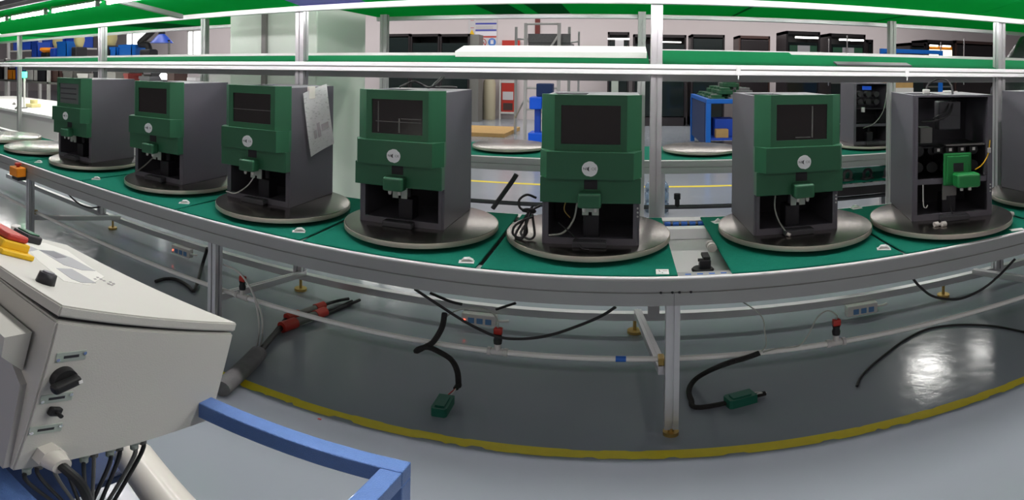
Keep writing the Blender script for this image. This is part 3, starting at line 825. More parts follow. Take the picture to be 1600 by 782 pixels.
# hanging black arcs
cable('black cable sagging below the rail between the left leg and the middle leg', Y_([(648, 452), (690, 480), (730, 505), (775, 526), (815, 530), (860, 524), (905, 509), (940, 494), (962, 480)], 2.06), 0.0065)
cable('black cable sagging below the rail at the right', Y_([(1424, 432), (1435, 446), (1455, 462), (1480, 468), (1505, 466), (1535, 452), (1560, 432), (1586, 405)], 2.06), 0.0065)
cable('black cable sagging below the rail at the left', Y_([(104, 300), (115, 312), (128, 321), (145, 325), (165, 321)], 2.06), 0.006)
cable('short black cable pair under the rail left of the power strip', Y_([(672, 458), (690, 466), (705, 472), (722, 476)], 2.55), 0.008)
cable('short black cable under the rail right of the power strip', Y_([(775, 484), (790, 479), (806, 474)], 2.55), 0.007)
# left pedal with cable looped over the pipe
fp = thing('pedal_plug', 'green plug at the end of the black cable looped over the pipe', 'plug', atZ(692, 640, 0.0) + Vector((0, 0, 0.0)), 0.05)
obj('housing', B().prism([(-0.033, -0.058), (-0.026, -0.07), (0.026, -0.07), (0.033, -0.058), (0.033, 0.06), (-0.033, 0.06)], 0.0, 0.05), 'plug_green', fp)
obj('rib', B().box(-0.02, 0.02, -0.05, 0.04, 0.05, 0.055, 0.002), 'plug_green', fp)
fb = atZ(692, 640, 0.0)
for s in (-0.012, 0.006): obj('wire', B().tube([fb + Vector((s, 0.06, 0.03)), fb + Vector((s * 0.6 + 0.008, 0.09, 0.04)), fb + Vector((0.016, 0.125, 0.052))], 0.003, 6), 'red' if s < 0 else 'hose_white')
a_ = [Vector((-0.69, PPY - 0.03, 0.55)), Vector((-0.70, PPY - 0.03, 0.48)), Vector((-0.735, PPY - 0.03, 0.40)), Vector((-0.77, PPY - 0.03, 0.365)), Vector((-0.80, PPY - 0.05, 0.345)), Vector((-0.79, PPY - 0.05, 0.36)), Vector((-0.755, PPY - 0.04, 0.37)), Vector((-0.715, PPY - 0.03, 0.352)), Vector((-0.67, PPY - 0.0, 0.30)), Vector((-0.652, PPY + 0.03, 0.22)), Vector((-0.655, PPY + 0.06, 0.12))]
cable('thick black cable looped over the pipe and running down to a green plug', a_ + [fb + Vector((0.02, 0.15, 0.062)), fb + Vector((0.016, 0.12, 0.052))], 0.0125, 'rubber_rough')
# right pedal
fp2p = atZ(1158, 630, 0.0)
fp2 = thing('pedal_plug', 'green plug lying on the floor right of the middle leg', 'plug', fp2p, R(-72))
obj('housing', B().prism([(-0.033, -0.058), (-0.026, -0.07), (0.026, -0.07), (0.033, -0.058), (0.033, 0.06), (-0.033, 0.06)], 0.0, 0.05), 'plug_green', fp2)
obj('rib', B().box(-0.02, 0.02, -0.05, 0.04, 0.05, 0.055, 0.002), 'plug_green', fp2)
MB2 = Matrix.Translation(fp2p) @ Matrix.Rotation(R(-72), 4, 'Z')
# (the left pair of wires stays with its plug, so build both pairs as children)
for o in [o for o in COL.objects if o.name.startswith('wire') and o.parent is None]:
    o.parent = fp
    o.matrix_parent_inverse = (Matrix.Translation(fb) @ Matrix.Rotation(0.05, 4, 'Z')).inverted()
for s in (-0.012, 0.008): obj('wire', B().tube([Vector((s, -0.02 + 0.08, 0.03)), Vector((s * 0.6, 0.085, 0.032)), Vector((0.0, 0.125, 0.02))], 0.003, 6), 'hose_white', fp2)
e2 = MB2 @ Vector((0, 0.12, 0.018))
cable('thick black cable running along the floor from the pipe to a green plug', Y_([(1187, 552), (1165, 560), (1140, 567)], PPY - 0.03) + [atZ(1112, 578, 0.15), atZ(1088, 592, 0.04), atZ(1077, 608, 0.013), atZ(1080, 625, 0.013), atZ(1095, 637, 0.013), e2], 0.0125, 'rubber_rough')
# red connectors and cables on the floor at the left
cb = thing('connector_bundle', 'dark cables with red industrial connectors lying on the floor left of centre', 'cable bundle', (0, 0, 0))
def connector(x0, y0, x1, y1, r):
    a, c = atZ(x0, y0, r), atZ(x1, y1, r)
    d = (c - a).normalized(); L = (c - a).length
    M = Matrix.Translation(a) @ d.to_track_quat('Z', 'Y').to_matrix().to_4x4()
    b = B(); b.cyl((0, 0, L * 0.15), r, L * 0.3, 'Z', 18, M=M); b.cyl((0, 0, L * 0.87), r * 0.95, L * 0.26, 'Z', 18, M=M)
    obj('red_collar', B().cyl((0, 0, L * 0.15), r, L * 0.3, 'Z', 18, M=M), 'red', cb)
    obj('red_collar', B().cyl((0, 0, L * 0.88), r * 0.9, L * 0.24, 'Z', 18, M=M), 'red', cb)
    obj('connector_body', B().cyl((0, 0, L * 0.53), r * 0.75, L * 0.55, 'Z', 18, M=M), 'grey_dim', cb)
    b.bm.free()
connector(440, 512, 508, 487, 0.036)
connector(448, 497, 506, 477, 0.030)
for pts in ([(506, 477), (525, 471), (545, 467)], [(508, 487), (530, 480), (550, 471)], [(500, 495), (525, 485), (562, 469)]):
    obj('cable', B().tube(Z_(pts, 0.02), 0.011, 8), 'rubber', cb)
obj('cable', B().tube(Z_([(440, 512), (425, 527), (408, 548), (396, 562)], 0.03), 0.018, 8), 'rubber', cb)
obj('cable', B().tube(Z_([(446, 500), (430, 520), (414, 542), (400, 560)], 0.022), 0.014, 8), 'rubber', cb)
obj('sleeve', B().tube(Z_([(404, 552), (385, 572), (345, 608)], 0.045), 0.045, 16), 'dusty', cb)
# long black cable on the floor at the right
cable('thin black cable curving over the floor at the right', Z_([(1339, 604), (1345, 590), (1362, 572), (1385, 553), (1412, 533), (1445, 516), (1480, 509), (1520, 508), (1560, 511), (1605, 520)], 0.008), 0.007)
cable('black cable lying on the floor behind the left leg and rising to the beam', Z_([(243, 440), (258, 436), (275, 437), (292, 446), (303, 455)], 0.012) + [atZ(309, 440, 0.03), atY(316, 415, 2.95), atY(324, 388, 2.95)], 0.013)
# power strips hung on the low beam
def strip(x, label, led=True):
    t = thing('power_strip', label, 'power strip', (x, 2.955, 0.075), 0, 'power strips on the low beam')
    obj('case', B().box(-0.10, 0.10, -0.018, 0.03, -0.03, 0.045, 0.005), 'white_dull', t)
    for k in range(3): obj('socket', B().box(-0.062 + k * 0.05, -0.026 + k * 0.05, -0.021, -0.017, -0.018, 0.02, 0.002), 'socket_blue', t)
    if led: obj('lamp', B().cyl((-0.083, -0.019, 0.0), 0.006, 0.004, 'Y', 12), 'red_led', t)
    obj('lead', B().tube([(0.10, 0.0, 0.01), (0.14, -0.005, 0.012), (0.17, 0.0, 0.016)], 0.008, 8), 'white_dull', t)
    return t
strip(atY(748, 498, 2.94).x, 'white power strip with red lamp on the low beam left of the middle leg')
strip(atY(1348, 480, 2.94).x, 'white power strip on the low beam right of the middle leg', False)
strip(atY(282, 378, 2.94).x, 'white power strip with red lamp on the low beam beside the left leg')
# emergency stop at the left
es = thing('emergency_stop', 'orange emergency stop box with red button on the front rail at the left', 'emergency stop', (-3.90, FY - 0.001, 0.70), 0)
obj('case', B().box(-0.07, 0.07, -0.09, -0.005, 0.0, 0.075, 0.008), 'orange', es)
obj('bracket', B().box(-0.05, 0.06, -0.075, -0.0005, -0.03, 0.0, 0.003), 'inner', es)
obj('button', B().cyl((0, -0.045, 0.082), 0.014, 0.02, seg=16).lathe([(0.0, 0.112), (0.026, 0.108), (0.030, 0.096), (0.026, 0.088), (0, 0.088)], 24, (0, -0.045, 0)), 'red', es)

# ================================================================== control cabinet in the left foreground
FXX = -0.735
PA, PB = Vector((FXX, 0.442, 1.194)), Vector((FXX, 0.863, 1.021))
LN = Vector((-0.0278, 0.3786, 0.9252)).normalized()
def lid(x, y, h=0.0):
    d = pray(x, y); o = Vector((0, 0, EYE))
    return o + d * ((PA - o).dot(LN) / d.dot(LN)) + LN * h
def onlid(X, Y):
    return Vector((X, Y, PA.z - ((X - PA.x) * LN.x + (Y - PA.y) * LN.y) / LN.z))
cabt = thing('control_cabinet', 'pale grey sloped control cabinet with switches in the left foreground', 'control cabinet', (-1.2, 0.6, 0.0))
def cobj(name, b, m, parent=None):
    o = obj(name, b, m, cabt if parent is None else parent)
    if parent is None: o.location = (1.2, -0.6, 0.0)
    return o
def slab(pts, off0, off1, b=None):
    b = b or B()
    lo = [b.bm.verts.new(p + LN * off0) for p in pts]; hi = [b.bm.verts.new(p + LN * off1) for p in pts]
    n = len(pts)
    b.bm.faces.new(lo); b.bm.faces.new(hi[::-1])
    for i in range(n): b.bm.faces.new((lo[i], hi[i], hi[(i + 1) % n], lo[(i + 1) % n]))
    bmesh.ops.recalc_face_normals(b.bm, faces=b.bm.faces[:])
    return b
LC = lid(105, 383); LC2 = onlid(-1.655, 0.86); LD = onlid(-1.66, 0.43)
lb = slab([PA, PB, LC, LC2, LD], -0.021, 0.0)
bmesh.ops.bevel(lb.bm, geom=lb.bm.edges[:], offset=0.003, segments=2, affect='EDGES')
cobj('lid', lb, 'cab')
b = B()
prof = [(0.433, 1.165), (0.852, 0.998), (0.786, 0.780), (0.356, 0.841)]
b.prism(prof, -1.63, FXX, 'X')
bmesh.ops.bevel(b.bm, geom=b.bm.edges[:], offset=0.004, segments=2, affect='EDGES')
cobj('housing', b, 'cab')
cobj('seal', slab([PA + Vector((-0.015, 0.012, -0.006)), PB + Vector((-0.015, -0.015, 0.004)), onlid(-1.6, 0.84), onlid(-1.6, 0.46)], -0.032, -0.018), 'inner')
cobj('pedestal', B().box(-1.45, -1.05, 0.40, 0.72, 0.32, 0.84, 0.006), 'blue_deep')
cobj('mount_bracket', B().prism([(0.415, 1.125), (0.365, 1.125), (0.360, 1.085), (0.398, 1.045)], -1.35, -0.785, 'X'), 'cab')
def sideface(X, s, off=0.0): return Vector((X, 0.433 - 0.077 * s - off, 1.165 - 0.324 * s))
b = B()
poly = [(-0.90, 0.22), (-0.772, 0.44), (-0.745, 0.985), (-1.4, 0.985), (-1.4, 0.22)]
lo = [b.bm.verts.new(sideface(x, s, 0.0)) for x, s in poly]; hi = [b.bm.verts.new(sideface(x, s, 0.012)) for x, s in poly]
b.bm.faces.new(lo); b.bm.faces.new(hi[::-1])
for i in range(5): b.bm.faces.new((lo[i], hi[i], hi[(i + 1) % 5], lo[(i + 1) % 5]))
bmesh.ops.recalc_face_normals(b.bm, faces=b.bm.faces[:])
cobj('mount_plate', b, 'cab_grey')
cobj('bolt', B().cyl((-0.815, 0.358, 1.105), 0.012, 0.014, 'Y', 6), 'chrome')
# parts on the lid, laid out on its plane
def lidquad(name, px_pts, h0, h1, m, parent=None):
    return cobj(name, slab([lid(x, y) for x, y in px_pts], h0, h1), m, parent)
lidquad('display_sticker', [(38, 381), (70, 380), (105, 392), (163, 433), (140, 446), (100, 440), (60, 408)], 0.0, 0.0006, 'sticker')
lidquad('display_screen', [(60, 391), (84, 393), (112, 404), (149, 424), (128, 423), (100, 415)], 0.0006, 0.0014, 'panel_grey')
lidquad('keypad', [(62, 392), (84, 394), (104, 403), (88, 405)], 0.0014, 0.002, 'panel_dark')
lidquad('grey_field', [(88, 420), (112, 421), (150, 443), (128, 443), (112, 437)], 0.0006, 0.0012, 'panel_grey')
lidquad('grey_field', [(33, 381), (42, 383), (60, 391), (50, 393), (36, 392)], 0.0, 0.0010, 'panel_grey')
for (x, y) in ((146, 436), (150, 433.5), (155, 436), (160, 438.5), (167, 443), (170, 440.5), (175, 443), (172, 445)):
    lidquad('printed_mark', [(x, y), (x + 3.5, y), (x + 5, y + 1.7), (x + 1.5, y + 1.7)], 0.0006, 0.0012, 'ink_grey')
def lidframe(x, y):
    p = lid(x, y)
    xa = Vector((-1, 0, 0)); xa = (xa - LN * xa.dot(LN)).normalized()
    ya = LN.cross(xa)
    M = Matrix((xa, ya, LN)).transposed().to_4x4(); M.translation = p
    return M
M = lidframe(70, 443)
b = B(); b.cyl((0, 0, 0.011), 0.020, 0.022, 'Z', 8, r2=0.018, M=M)
k = cobj('knob', b, 'inner')
cobj('knob_cap', B().cyl((0, 0, 0.0235), 0.012, 0.003, 'Z', 16, M=M), 'panel_dark', k)
M = lidframe(14, 396)
sw = cobj('isolator_base', B().box(-0.045, 0.16, -0.045, 0.045, 0, 0.014, 0.004, M=M).box(-0.022, 0.15, -0.038, 0.038, 0.012, 0.034, 0.004, M=M), 'yellow')
cobj('isolator_handle', B().box(-0.018, 0.14, -0.030, 0.030, 0.0345, 0.052, 0.006, M=M), 'red', sw)
cobj('padlock_slot', B().box(0.045, 0.056, -0.0392, -0.0375, 0.018, 0.030, 0.002, M=M), 'inner', sw)
M = lidframe(39, 375)
bt = cobj('push_button', B().box(-0.055, 0.045, -0.028, 0.028, 0, 0.026, 0.006, M=M), 'inner')
cobj('button_cap', B().box(-0.045, 0.035, -0.020, 0.020, 0.026, 0.031, 0.003, M=M), 'green_dim', bt)
cobj('pilot_lamp', B().lathe([(0, 0.03), (0.016, 0.026), (0.02, 0.012), (0.02, 0.0), (0, 0)], 20, lid(25, 364)), 'white_dull')
# plates and switches on the end face
U = (PB - PA).normalized(); Wn = Vector((1, 0, 0)); V = Wn.cross(U)
def faceframe(x, y):
    M = Matrix((U, V, Wn)).transposed().to_4x4(); M.translation = atX(x, y, FXX)
    return M
for (x, y, wd) in ((111, 557, 0.058), (88, 622, 0.060), (71, 671, 0.060)):
    M = faceframe(x, y)
    M = M @ Matrix.Rotation(R(13), 4, 'Z')
    pl = cobj('name_plate', B().box(-wd / 2, wd / 2, -0.010, 0.010, 0, 0.0015, 0.0006, M=M), 'plate')
    cobj('print_line', B().box(-wd / 4, wd / 4, -0.0028, 0.0028, 0.0015, 0.0019, M=M), 'ink', pl)
    for s in (-1, 1): cobj('screw', B().cyl((s * (wd / 2 - 0.004), s * 0.004, 0.002), 0.0035, 0.003, 'Z', 12, M=M), 'chrome', pl)
M = faceframe(97, 590) @ Matrix.Rotation(R(35), 4, 'Z') @ Matrix.Scale(0.9, 4)
ks = cobj('rotary_switch', B().cyl((0, 0, 0.008), 0.026, 0.016, 'Z', 28, r2=0.024, M=M), 'rubber')
cobj('switch_grip', B().box(-0.036, 0.022, -0.011, 0.011, 0.014, 0.036, 0.007, M=M, seg=3), 'rubber', ks)
cobj('pointer', B().box(0.012, 0.020, -0.004, 0.004, 0.036, 0.0375, 0.001, M=M), 'white_top', ks)
M = faceframe(83, 641)
cobj('toggle', B().box(-0.011, 0.011, -0.009, 0.009, 0, 0.012, 0.003, M=M).cyl((0, 0, 0.018), 0.004, 0.016, 'Z', 10, M=M), 'rubber')
M = faceframe(72, 708)
gl = cobj('cable_gland', B().cyl((0, 0, 0.012), 0.026, 0.024, 'Z', 6, M=M).cyl((0, 0, 0.036), 0.023, 0.026, 'Z', 20, r2=0.017, M=M), 'cream')
p0 = atX(72, 708, FXX) + Vector((0.052, 0, 0))
cobj('thick_cable', B().tube([p0 + Vector((-0.015, 0, 0.0)), p0 + Vector((0.005, 0.002, -0.003)), p0 + Vector((0.02, 0.014, -0.028)), p0 + Vector((0.018, 0.03, -0.08)), p0 + Vector((-0.02, 0.06, -0.18)), p0 + Vector((-0.05, 0.07, -0.35)), p0 + Vector((-0.1, 0.08, -0.5))], 0.009, 10), 'rubber', gl)
rr = random.Random(11)
for k in range(10):
    f = 0.10 + 0.064 * k
    q = Vector((FXX - 0.035 - 0.01 * (k % 2), 0.356 + (0.786 - 0.356) * f, 0.841 + (0.780 - 0.841) * f - 0.012))
    g = cobj('cable_gland', B().cyl(q, 0.011, 0.028, 'Z', 10).cyl(q + Vector((0, 0, -0.022)), 0.008, 0.02, 'Z', 10), 'grey_dim' if k % 2 else 'plate')
    end = Vector((-0.92 + rr.uniform(-0.03, 0.03), 0.60 + 0.005 * k, 0.38))
    cobj('lead', B().tube([q + Vector((0, 0, -0.02)), q + Vector((0, 0, -0.055)), q * 0.55 + end * 0.45 + Vector((0, 0, -0.03)), end], 0.004 if k < 6 else 0.0045, 8), ('rubber', 'inner', 'grey_dim')[k % 3], g)

# blue trolley around it
tr = thing('trolley', 'blue square tube trolley frame in front of the control cabinet', 'trolley', (-1.0, 0.5, 0.0))
def tobj(name, b, m):
    o = obj(name, b, m, tr); o.location = (1.0, -0.5, 0.0); return o
tobj('front_tube', B().box(-2.2, -0.315, 0.750, 0.787, 0.807, 0.85, 0.003), 'blue_frame')
tobj('side_tube', B().box(-0.352, -0.315, -0.30, 0.750, 0.807, 0.85, 0.003), 'blue_frame')
for (x, y) in ((-0.3335, 0.7685), (-0.3335, -0.28), (-2.18, 0.7685), (-2.18, -0.28)):
    tobj('leg', B().box(x - 0.0185, x + 0.0185, y - 0.0185, y + 0.0185, 0.0, 0.807, 0.003), 'blue_frame')
tobj('mesh_tray', B().box(-2.16, -0.60, -0.26, 0.371, 0.785, 0.802, 0.002), 'blue_frame')
tobj('lower_panel', B().box(-2.16, -1.10, -0.26, 0.93, 0.27, 0.30, 0.004), 'blue_deep')
pa, pb = atZ(225, 735, 0.36), atZ(345, 870, 0.36)
tobj('cream_duct', B().tube([pa + (pa - pb) * 0.2, pa, (pa + pb) / 2, pb], 0.055, 24), 'cream')
# ================================================================== the far conveyor line
far = conveyor('conveyor', 'second aluminium conveyor behind the near one with bare discs', -1.95, 8.0, 4.745, 5.66, None, None, None)
obj('lower_belt', B().box(1.80, 8.0, 4.78, 5.60, 0.49, 0.515, 0.003), 'felt', far)
obj('lower_chain', B().box(1.80, 8.0, 4.745, 4.78, 0.487, 0.520, 0.002), 'chrome', far)
obj('lower_rail', B().box(1.80, 8.0, 4.75, 4.79, 0.40, 0.487, 0.003), 'dark_cab', far)
obj('pipe', B().cyl((3.0, 4.86, 0.35), 0.02, 9.9, 'X', 14), 'inner_plate', far)
for lx in (-1.85, 0.35, 2.9, 5.4):
    obj('leg', extrusion(lx, 4.80, 0.0, RZ - 0.116), 'alu', far)
    obj('leg', extrusion(lx, 5.60, 0.0, RZ - 0.116), 'alu', far)
vv = atY(1058, 322, 4.86)
obj('valve', B().cyl((vv.x, 4.86, 0.385), 0.022, 0.07, seg=14).cyl((vv.x, 4.86, 0.45), 0.030, 0.05, seg=14), 'rubber', far)
cable('black hose slanting down from the far conveyor', Y_([(807, 273), (800, 284), (785, 305), (770, 326)], 4.70), 0.022, 'rubber', 'hose', 'hose')
for x, wd, lb in ((-1.12, 1.6, 'felt board on the far conveyor under the left bare disc'), (0.75, 1.6, 'felt board on the far conveyor under the bare disc behind the gap'), (2.45, 1.6, 'felt board on the far conveyor under the dark open machine')):
    tag(obj('carrier_board', board_mesh(wd), 'felt', None, (x, 5.19, BZ)), lb, 'board', 'felt boards on the far conveyor')
for x, lb in ((-1.10, 'bare steel disc on the far conveyor left of the middle machine'), (0.75, 'bare steel disc on the far conveyor behind the bare gap'), (2.50, 'steel disc on the far conveyor under the dark open machine')):
    copy_thing(t0, (x, 5.22, TZ), 1.0, lb)['group'] = 'discs on the far conveyor'
mb = machine('dark open machine with blue screen on the far conveyor', (2.50, 5.26, TT), R(-4), cover=False)
mb['group'] = 'drink machines on the far conveyor'
obj('blue_screen', B().box(-0.10, 0.0, -0.190, -0.184, 0.565, 0.605), 'blue_bright', mb)
for k in range(6): obj('valve', B().cyl((-0.12 + (k % 3) * 0.09, -0.15, 0.44 + (k // 3) * 0.08), 0.03, 0.08, 'Y', 14), 'rubber', mb)
obj('white_cup', B().cyl((-0.09, -0.19, 0.36), 0.02, 0.05, seg=12), 'white_dull', mb)
hose(mb, [(0.16, -0.23, 0.55), (0.12, -0.23, 0.35), (0.02, -0.23, 0.22), (-0.1, -0.22, 0.17)], 0.004, 'hose_clear', 'wire')
for i, (x, r, lb) in enumerate(((1.98, 0.05, 'small grey clamp on the far lower belt, left one'), (2.16, 0.055, 'small grey ring clamp on the far lower belt, beside the left one'), (2.38, 0.07, 'dark clamp on the far lower belt in front of the blue grey post'), (2.60, 0.05, 'small grey clamp on the far lower belt right of the blue grey post'))):
    t = B()
    n = 20
    outer = [(r * math.cos(2 * PI * k / n), 0.055 + 0.05 * math.sin(2 * PI * k / n)) for k in range(n)]
    t.tube([(p[0] * 0.8, 0, p[1]) for p in outer], 0.016, 8, 1, closed=True)
    t.box(-r, r, -0.03, 0.03, 0, 0.02, 0.004)
    tag(obj('clamp', t, ('dusty', 'grey_dim', 'inner_plate', 'dusty')[i], None, (x, 4.92, 0.5152), 0.2 * i), lb, 'clamp', 'clamps on the far lower belt')
cr = thing('crate', 'small blue crate with yellow foot on the far lower belt at the right', 'crate', (4.08, 4.95, 0.5152))
obj('box', B().box(-0.09, 0.09, -0.1, 0.1, 0.085, 0.25, 0.006), 'blue_bright', cr)
obj('foot', B().box(-0.10, 0.10, -0.11, 0.11, 0.0, 0.085, 0.006), 'yellow', cr)
# frames with posts and green canopies over the far line
def far_frame(label, xs, posts, py=4.40):
    x0, x1 = xs[0], xs[-1]
    t = thing('shelf_frame', label, 'shelving frame')
    for x in posts:
        obj('post', extrusion(x, py, 0.0, 2.075, 0.062), 'alu_matt', t)
        obj('foot', B().cyl((x, py, 0.004), 0.05, 0.008, seg=20), 'inner_plate', t)
    for k, (a, c) in enumerate(zip(xs, xs[1:])):
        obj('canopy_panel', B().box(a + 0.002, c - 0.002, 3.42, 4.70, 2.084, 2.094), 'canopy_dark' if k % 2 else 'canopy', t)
    obj('canopy_rim', B().box(x0, x1, 4.66, 4.70, 2.044, 2.0838, 0.004), 'alu', t)
    n = int((min(x1, 5.0) - max(x0, -11.0)) / 0.95)
    for k in range(n):
        tx = max(x0, -11.0) + 0.15 + 0.95 * k
        lt = obj('light_tube', B().cyl((tx + 0.4, 3.46, 2.058), 0.014, 0.78, 'X', 12), 'tube_far', t)
        for hx in (tx - 0.002, tx + 0.802): obj('tube_holder', B().box(hx - 0.008, hx + 0.008, 3.445, 3.475, 2.04, 2.084), 'white_dull', lt)
    return t
far_frame('posts with green canopy over the far conveyor, right of the square column', (-2.28, -1.12, -0.86, -0.74, -0.46, 0.93, 0.96, 2.25, 2.28, 8.0), (-2.07, 0.145, 2.36, 4.6))
far_frame('posts with green canopy left of the square column', (-13.0, -8.2, -7.7, -5.3, -4.6, -3.34), (-3.80, -7.9), 3.92)
tag(obj('wrapped_stack', B().lathe([(0, 0), (0.50, 0), (0.54, 0.2), (0.50, 0.55), (0.56, 0.8), (0.52, 1.15), (0.50, 1.45), (0.36, 1.75), (0.20, 1.98), (0.0, 2.04)], 48), 'shrink', None, (3.86, 4.02, 0)), 'tall heap wrapped in black plastic film at the right edge', 'wrapped stack')
wbp = atZ(1026, 331, 0.0)
wbt = thing('water_bottle', 'large blue water bottle on the floor behind the middle post', 'bottle', wbp)
obj('bottle', B().lathe([(0, 0.0), (0.12, 0.0), (0.135, 0.015), (0.135, 0.10), (0.128, 0.115), (0.135, 0.13), (0.135, 0.22), (0.128, 0.235), (0.135, 0.25), (0.132, 0.30), (0.10, 0.35), (0.045, 0.385), (0.03, 0.40), (0.03, 0.43), (0, 0.43)], 40), 'bottle', wbt)
obj('cap', B().cyl((0, 0, 0.44), 0.033, 0.03, seg=24), 'blue_bin', wbt)

# ================================================================== the back of the hall
def ext(x0, x1, Y): return atY(x0, 110, Y).x, atY(x1, 110, Y).x
def ztop(x, y, Y): return atY(x, y, Y).z
def cabinet(x0, x1, yt, Y, label, style='plain', depth=0.8):
    a, c = ext(x0, x1, Y); h = ztop((x0 + x1) / 2, yt, Y); wd = c - a
    t = thing('display_cabinet', label, 'cabinet', ((a + c) / 2, Y, 0), 0, 'dark cabinets along the back wall')
    hw = wd / 2
    bm_ = 'brown_cab' if style == 'brown' else 'dark_cab'
    obj('case', B().box(-hw, -hw + 0.05, 0, depth, 0.03, h).box(hw - 0.05, hw, 0, depth, 0.03, h).box(-hw, hw, 0, depth, h - 0.08, h).box(-hw, hw, depth - 0.03, depth, 0, h).box(-hw, hw, 0, depth, 0.0, 0.25), bm_, t)
    if style in ('lit', 'glass', 'warm'):
        obj('glass_door', B().box(-hw + 0.06, hw - 0.06, 0.02, 0.035, 0.28, h - 0.28), 'cab_glass', t)
        for z in (h - 0.75, h - 1.3): obj('shelf', B().box(-hw + 0.06, hw - 0.06, 0.012, 0.022, z, z + 0.04), 'grey_dim', t)
    if style == 'lit':
        obj('back_panel', B().box(-hw + 0.10, hw - 0.08, 0.010, 0.018, h - 0.72, h - 0.36), 'green_dim', t)
        obj('notice', B().box(-0.15, 0.18, 0.004, 0.010, h - 0.64, h - 0.36), 'sign_grey', t)
        for s in (-0.5, 0.12): obj('lamp', B().box(hw * s, hw * s + wd * 0.38, -0.03, -0.002, h - 0.18, h - 0.135, 0.01), 'lamp_on', t)
    if style == 'warm':
        obj('lit_panel', B().box(-hw + 0.10, hw - 0.08, -0.002, 0.010, 1.72, h - 0.26), 'pane_warm', t)
        obj('orange_panel', B().box(-hw + 0.10, hw - 0.08, -0.004, 0.006, h - 0.26, h - 0.165), 'orange', t)
        for s in (-0.8, 0.1): obj('lamp', B().box(hw * s, hw * s + wd * 0.30, -0.03, -0.002, h - 0.18, h - 0.135, 0.01), 'lamp_on', t)
    if style == 'plain' or style == 'brown':
        obj('door', B().box(-hw + 0.06, hw - 0.06, -0.012, 0.02, 0.28, h - 0.12, 0.01), 'dark_cab' if style == 'brown' else 'cab_glass', t)
    return t, hw, h
cabinet(598, 640, 53, 15.6, 'black cabinet by the back wall, nearest to the square column', 'plain')
cabinet(641, 686, 53, 15.6, 'black cabinet by the back wall, second from the square column', 'glass')
c3, hw, h = cabinet(687, 733, 53, 15.6, 'black cabinet by the back wall directly left of the safety sign', 'glass')
obj('side_panel', B().box(hw, hw + 0.28, 0.05, 0.55, 0, h - 0.02), 'grey_dim', c3)
c4, hw, h = cabinet(949, 983, 50, 15.6, 'narrow black glass cabinet right of the scaffold tower', 'glass')
obj('notice', B().box(-0.1, 0.15, -0.01, 0.01, h - 0.45, h - 0.22), 'sign_grey', c4)
obj('pale_contents', B().box(-hw + 0.12, -hw + 0.32, 0.004, 0.012, 0.8, h - 0.5), 'plate', c4)
obj('lamp', B().box(-hw, hw, -0.02, -0.002, h - 0.22, h - 0.18), 'lamp_on', c4)
c5, hw, h = cabinet(989, 1072, 54, 15.6, 'wide black cabinet with pale shelves behind the middle post', 'glass')
obj('lamp', B().box(-0.1, hw - 0.15, -0.02, -0.002, h - 0.23, h - 0.20), 'lamp_on', c5)
cabinet(1080, 1132, 54, 15.4, 'plain black cabinet above the blue cart', 'plain')
cabinet(1154, 1203, 56, 15.4, 'brown sided cabinet left of the two lit cabinets', 'brown')
c8, hw, h = cabinet(1228, 1281, 49, 13.0, 'lit black cabinet with white lamp bars, left one of two', 'lit', 0.9)
c9, hw, h = cabinet(1296, 1352, 53, 13.0, 'lit black cabinet with white lamp bars, right one of two', 'lit', 0.9)
obj('handle', B().cyl((-hw - 0.05, -0.06, h - 0.75), 0.02, 1.2, seg=12), 'chrome', c9)
obj('handle', B().cyl((-0.05, -0.06, h - 0.7), 0.025, 1.3, seg=12), 'chrome', c9)
cabinet(1354, 1364, 62, 13.3, 'slim black cabinet right of the lit pair', 'plain')
cabinet(1422, 1446, 67, 12.5, 'black cabinet left of the warm lit one', 'plain')
c11, hw, h = cabinet(1447, 1491, 63, 12.5, 'cabinet with warm bright lit interior at the right', 'warm')
obj('handle', B().cyl((-0.04, -0.06, h - 0.65), 0.022, 1.2, seg=12), 'chrome', c11)
c12, hw, h = cabinet(1492, 1570, 65, 12.5, 'wide brown black cabinet beside the right post', 'brown')
obj('handle', B().cyl((-hw + 0.26, -0.06, h - 0.6), 0.022, 1.3, seg=12), 'chrome', c12)
# blue hand cart frame in front of the right cabinets
a = atY(1378, 76, 10.5); c = atY(1470, 76, 10.5)
bf = thing('blue_rack', 'tall blue tube rack in front of the right cabinets', 'rack', (a.x, 10.5, 0))
wd = c.x - a.x
for x in (0, wd): obj('upright', B().box(x - 0.04, x + 0.04, -0.04, 0.04, 0, a.z, 0.004), 'blue_cart', bf)
obj('top_bar', B().box(0.04, wd - 0.04, -0.04, 0.04, a.z - 0.09, a.z, 0.004), 'blue_cart', bf)
obj('side_panel', B().box(0.04, 0.36, -0.01, 0.01, 0.3, a.z - 0.09), 'blue_cart', bf)
p = atY(1400, 145, 9.6)
cbx = thing('carton', 'tan carton seen behind the blue grey post beside the dark open machine', 'carton', (p.x + 0.05, 9.6, 0))
obj('box', B().box(-0.2, 0.35, 0, 0.5, 0.0, 1.62, 0.004), 'wood', cbx)
obj('flap', B().box(-0.2, 0.35, -0.012, 0.0, 0.9, 1.3, 0.002), 'white_dull', cbx)
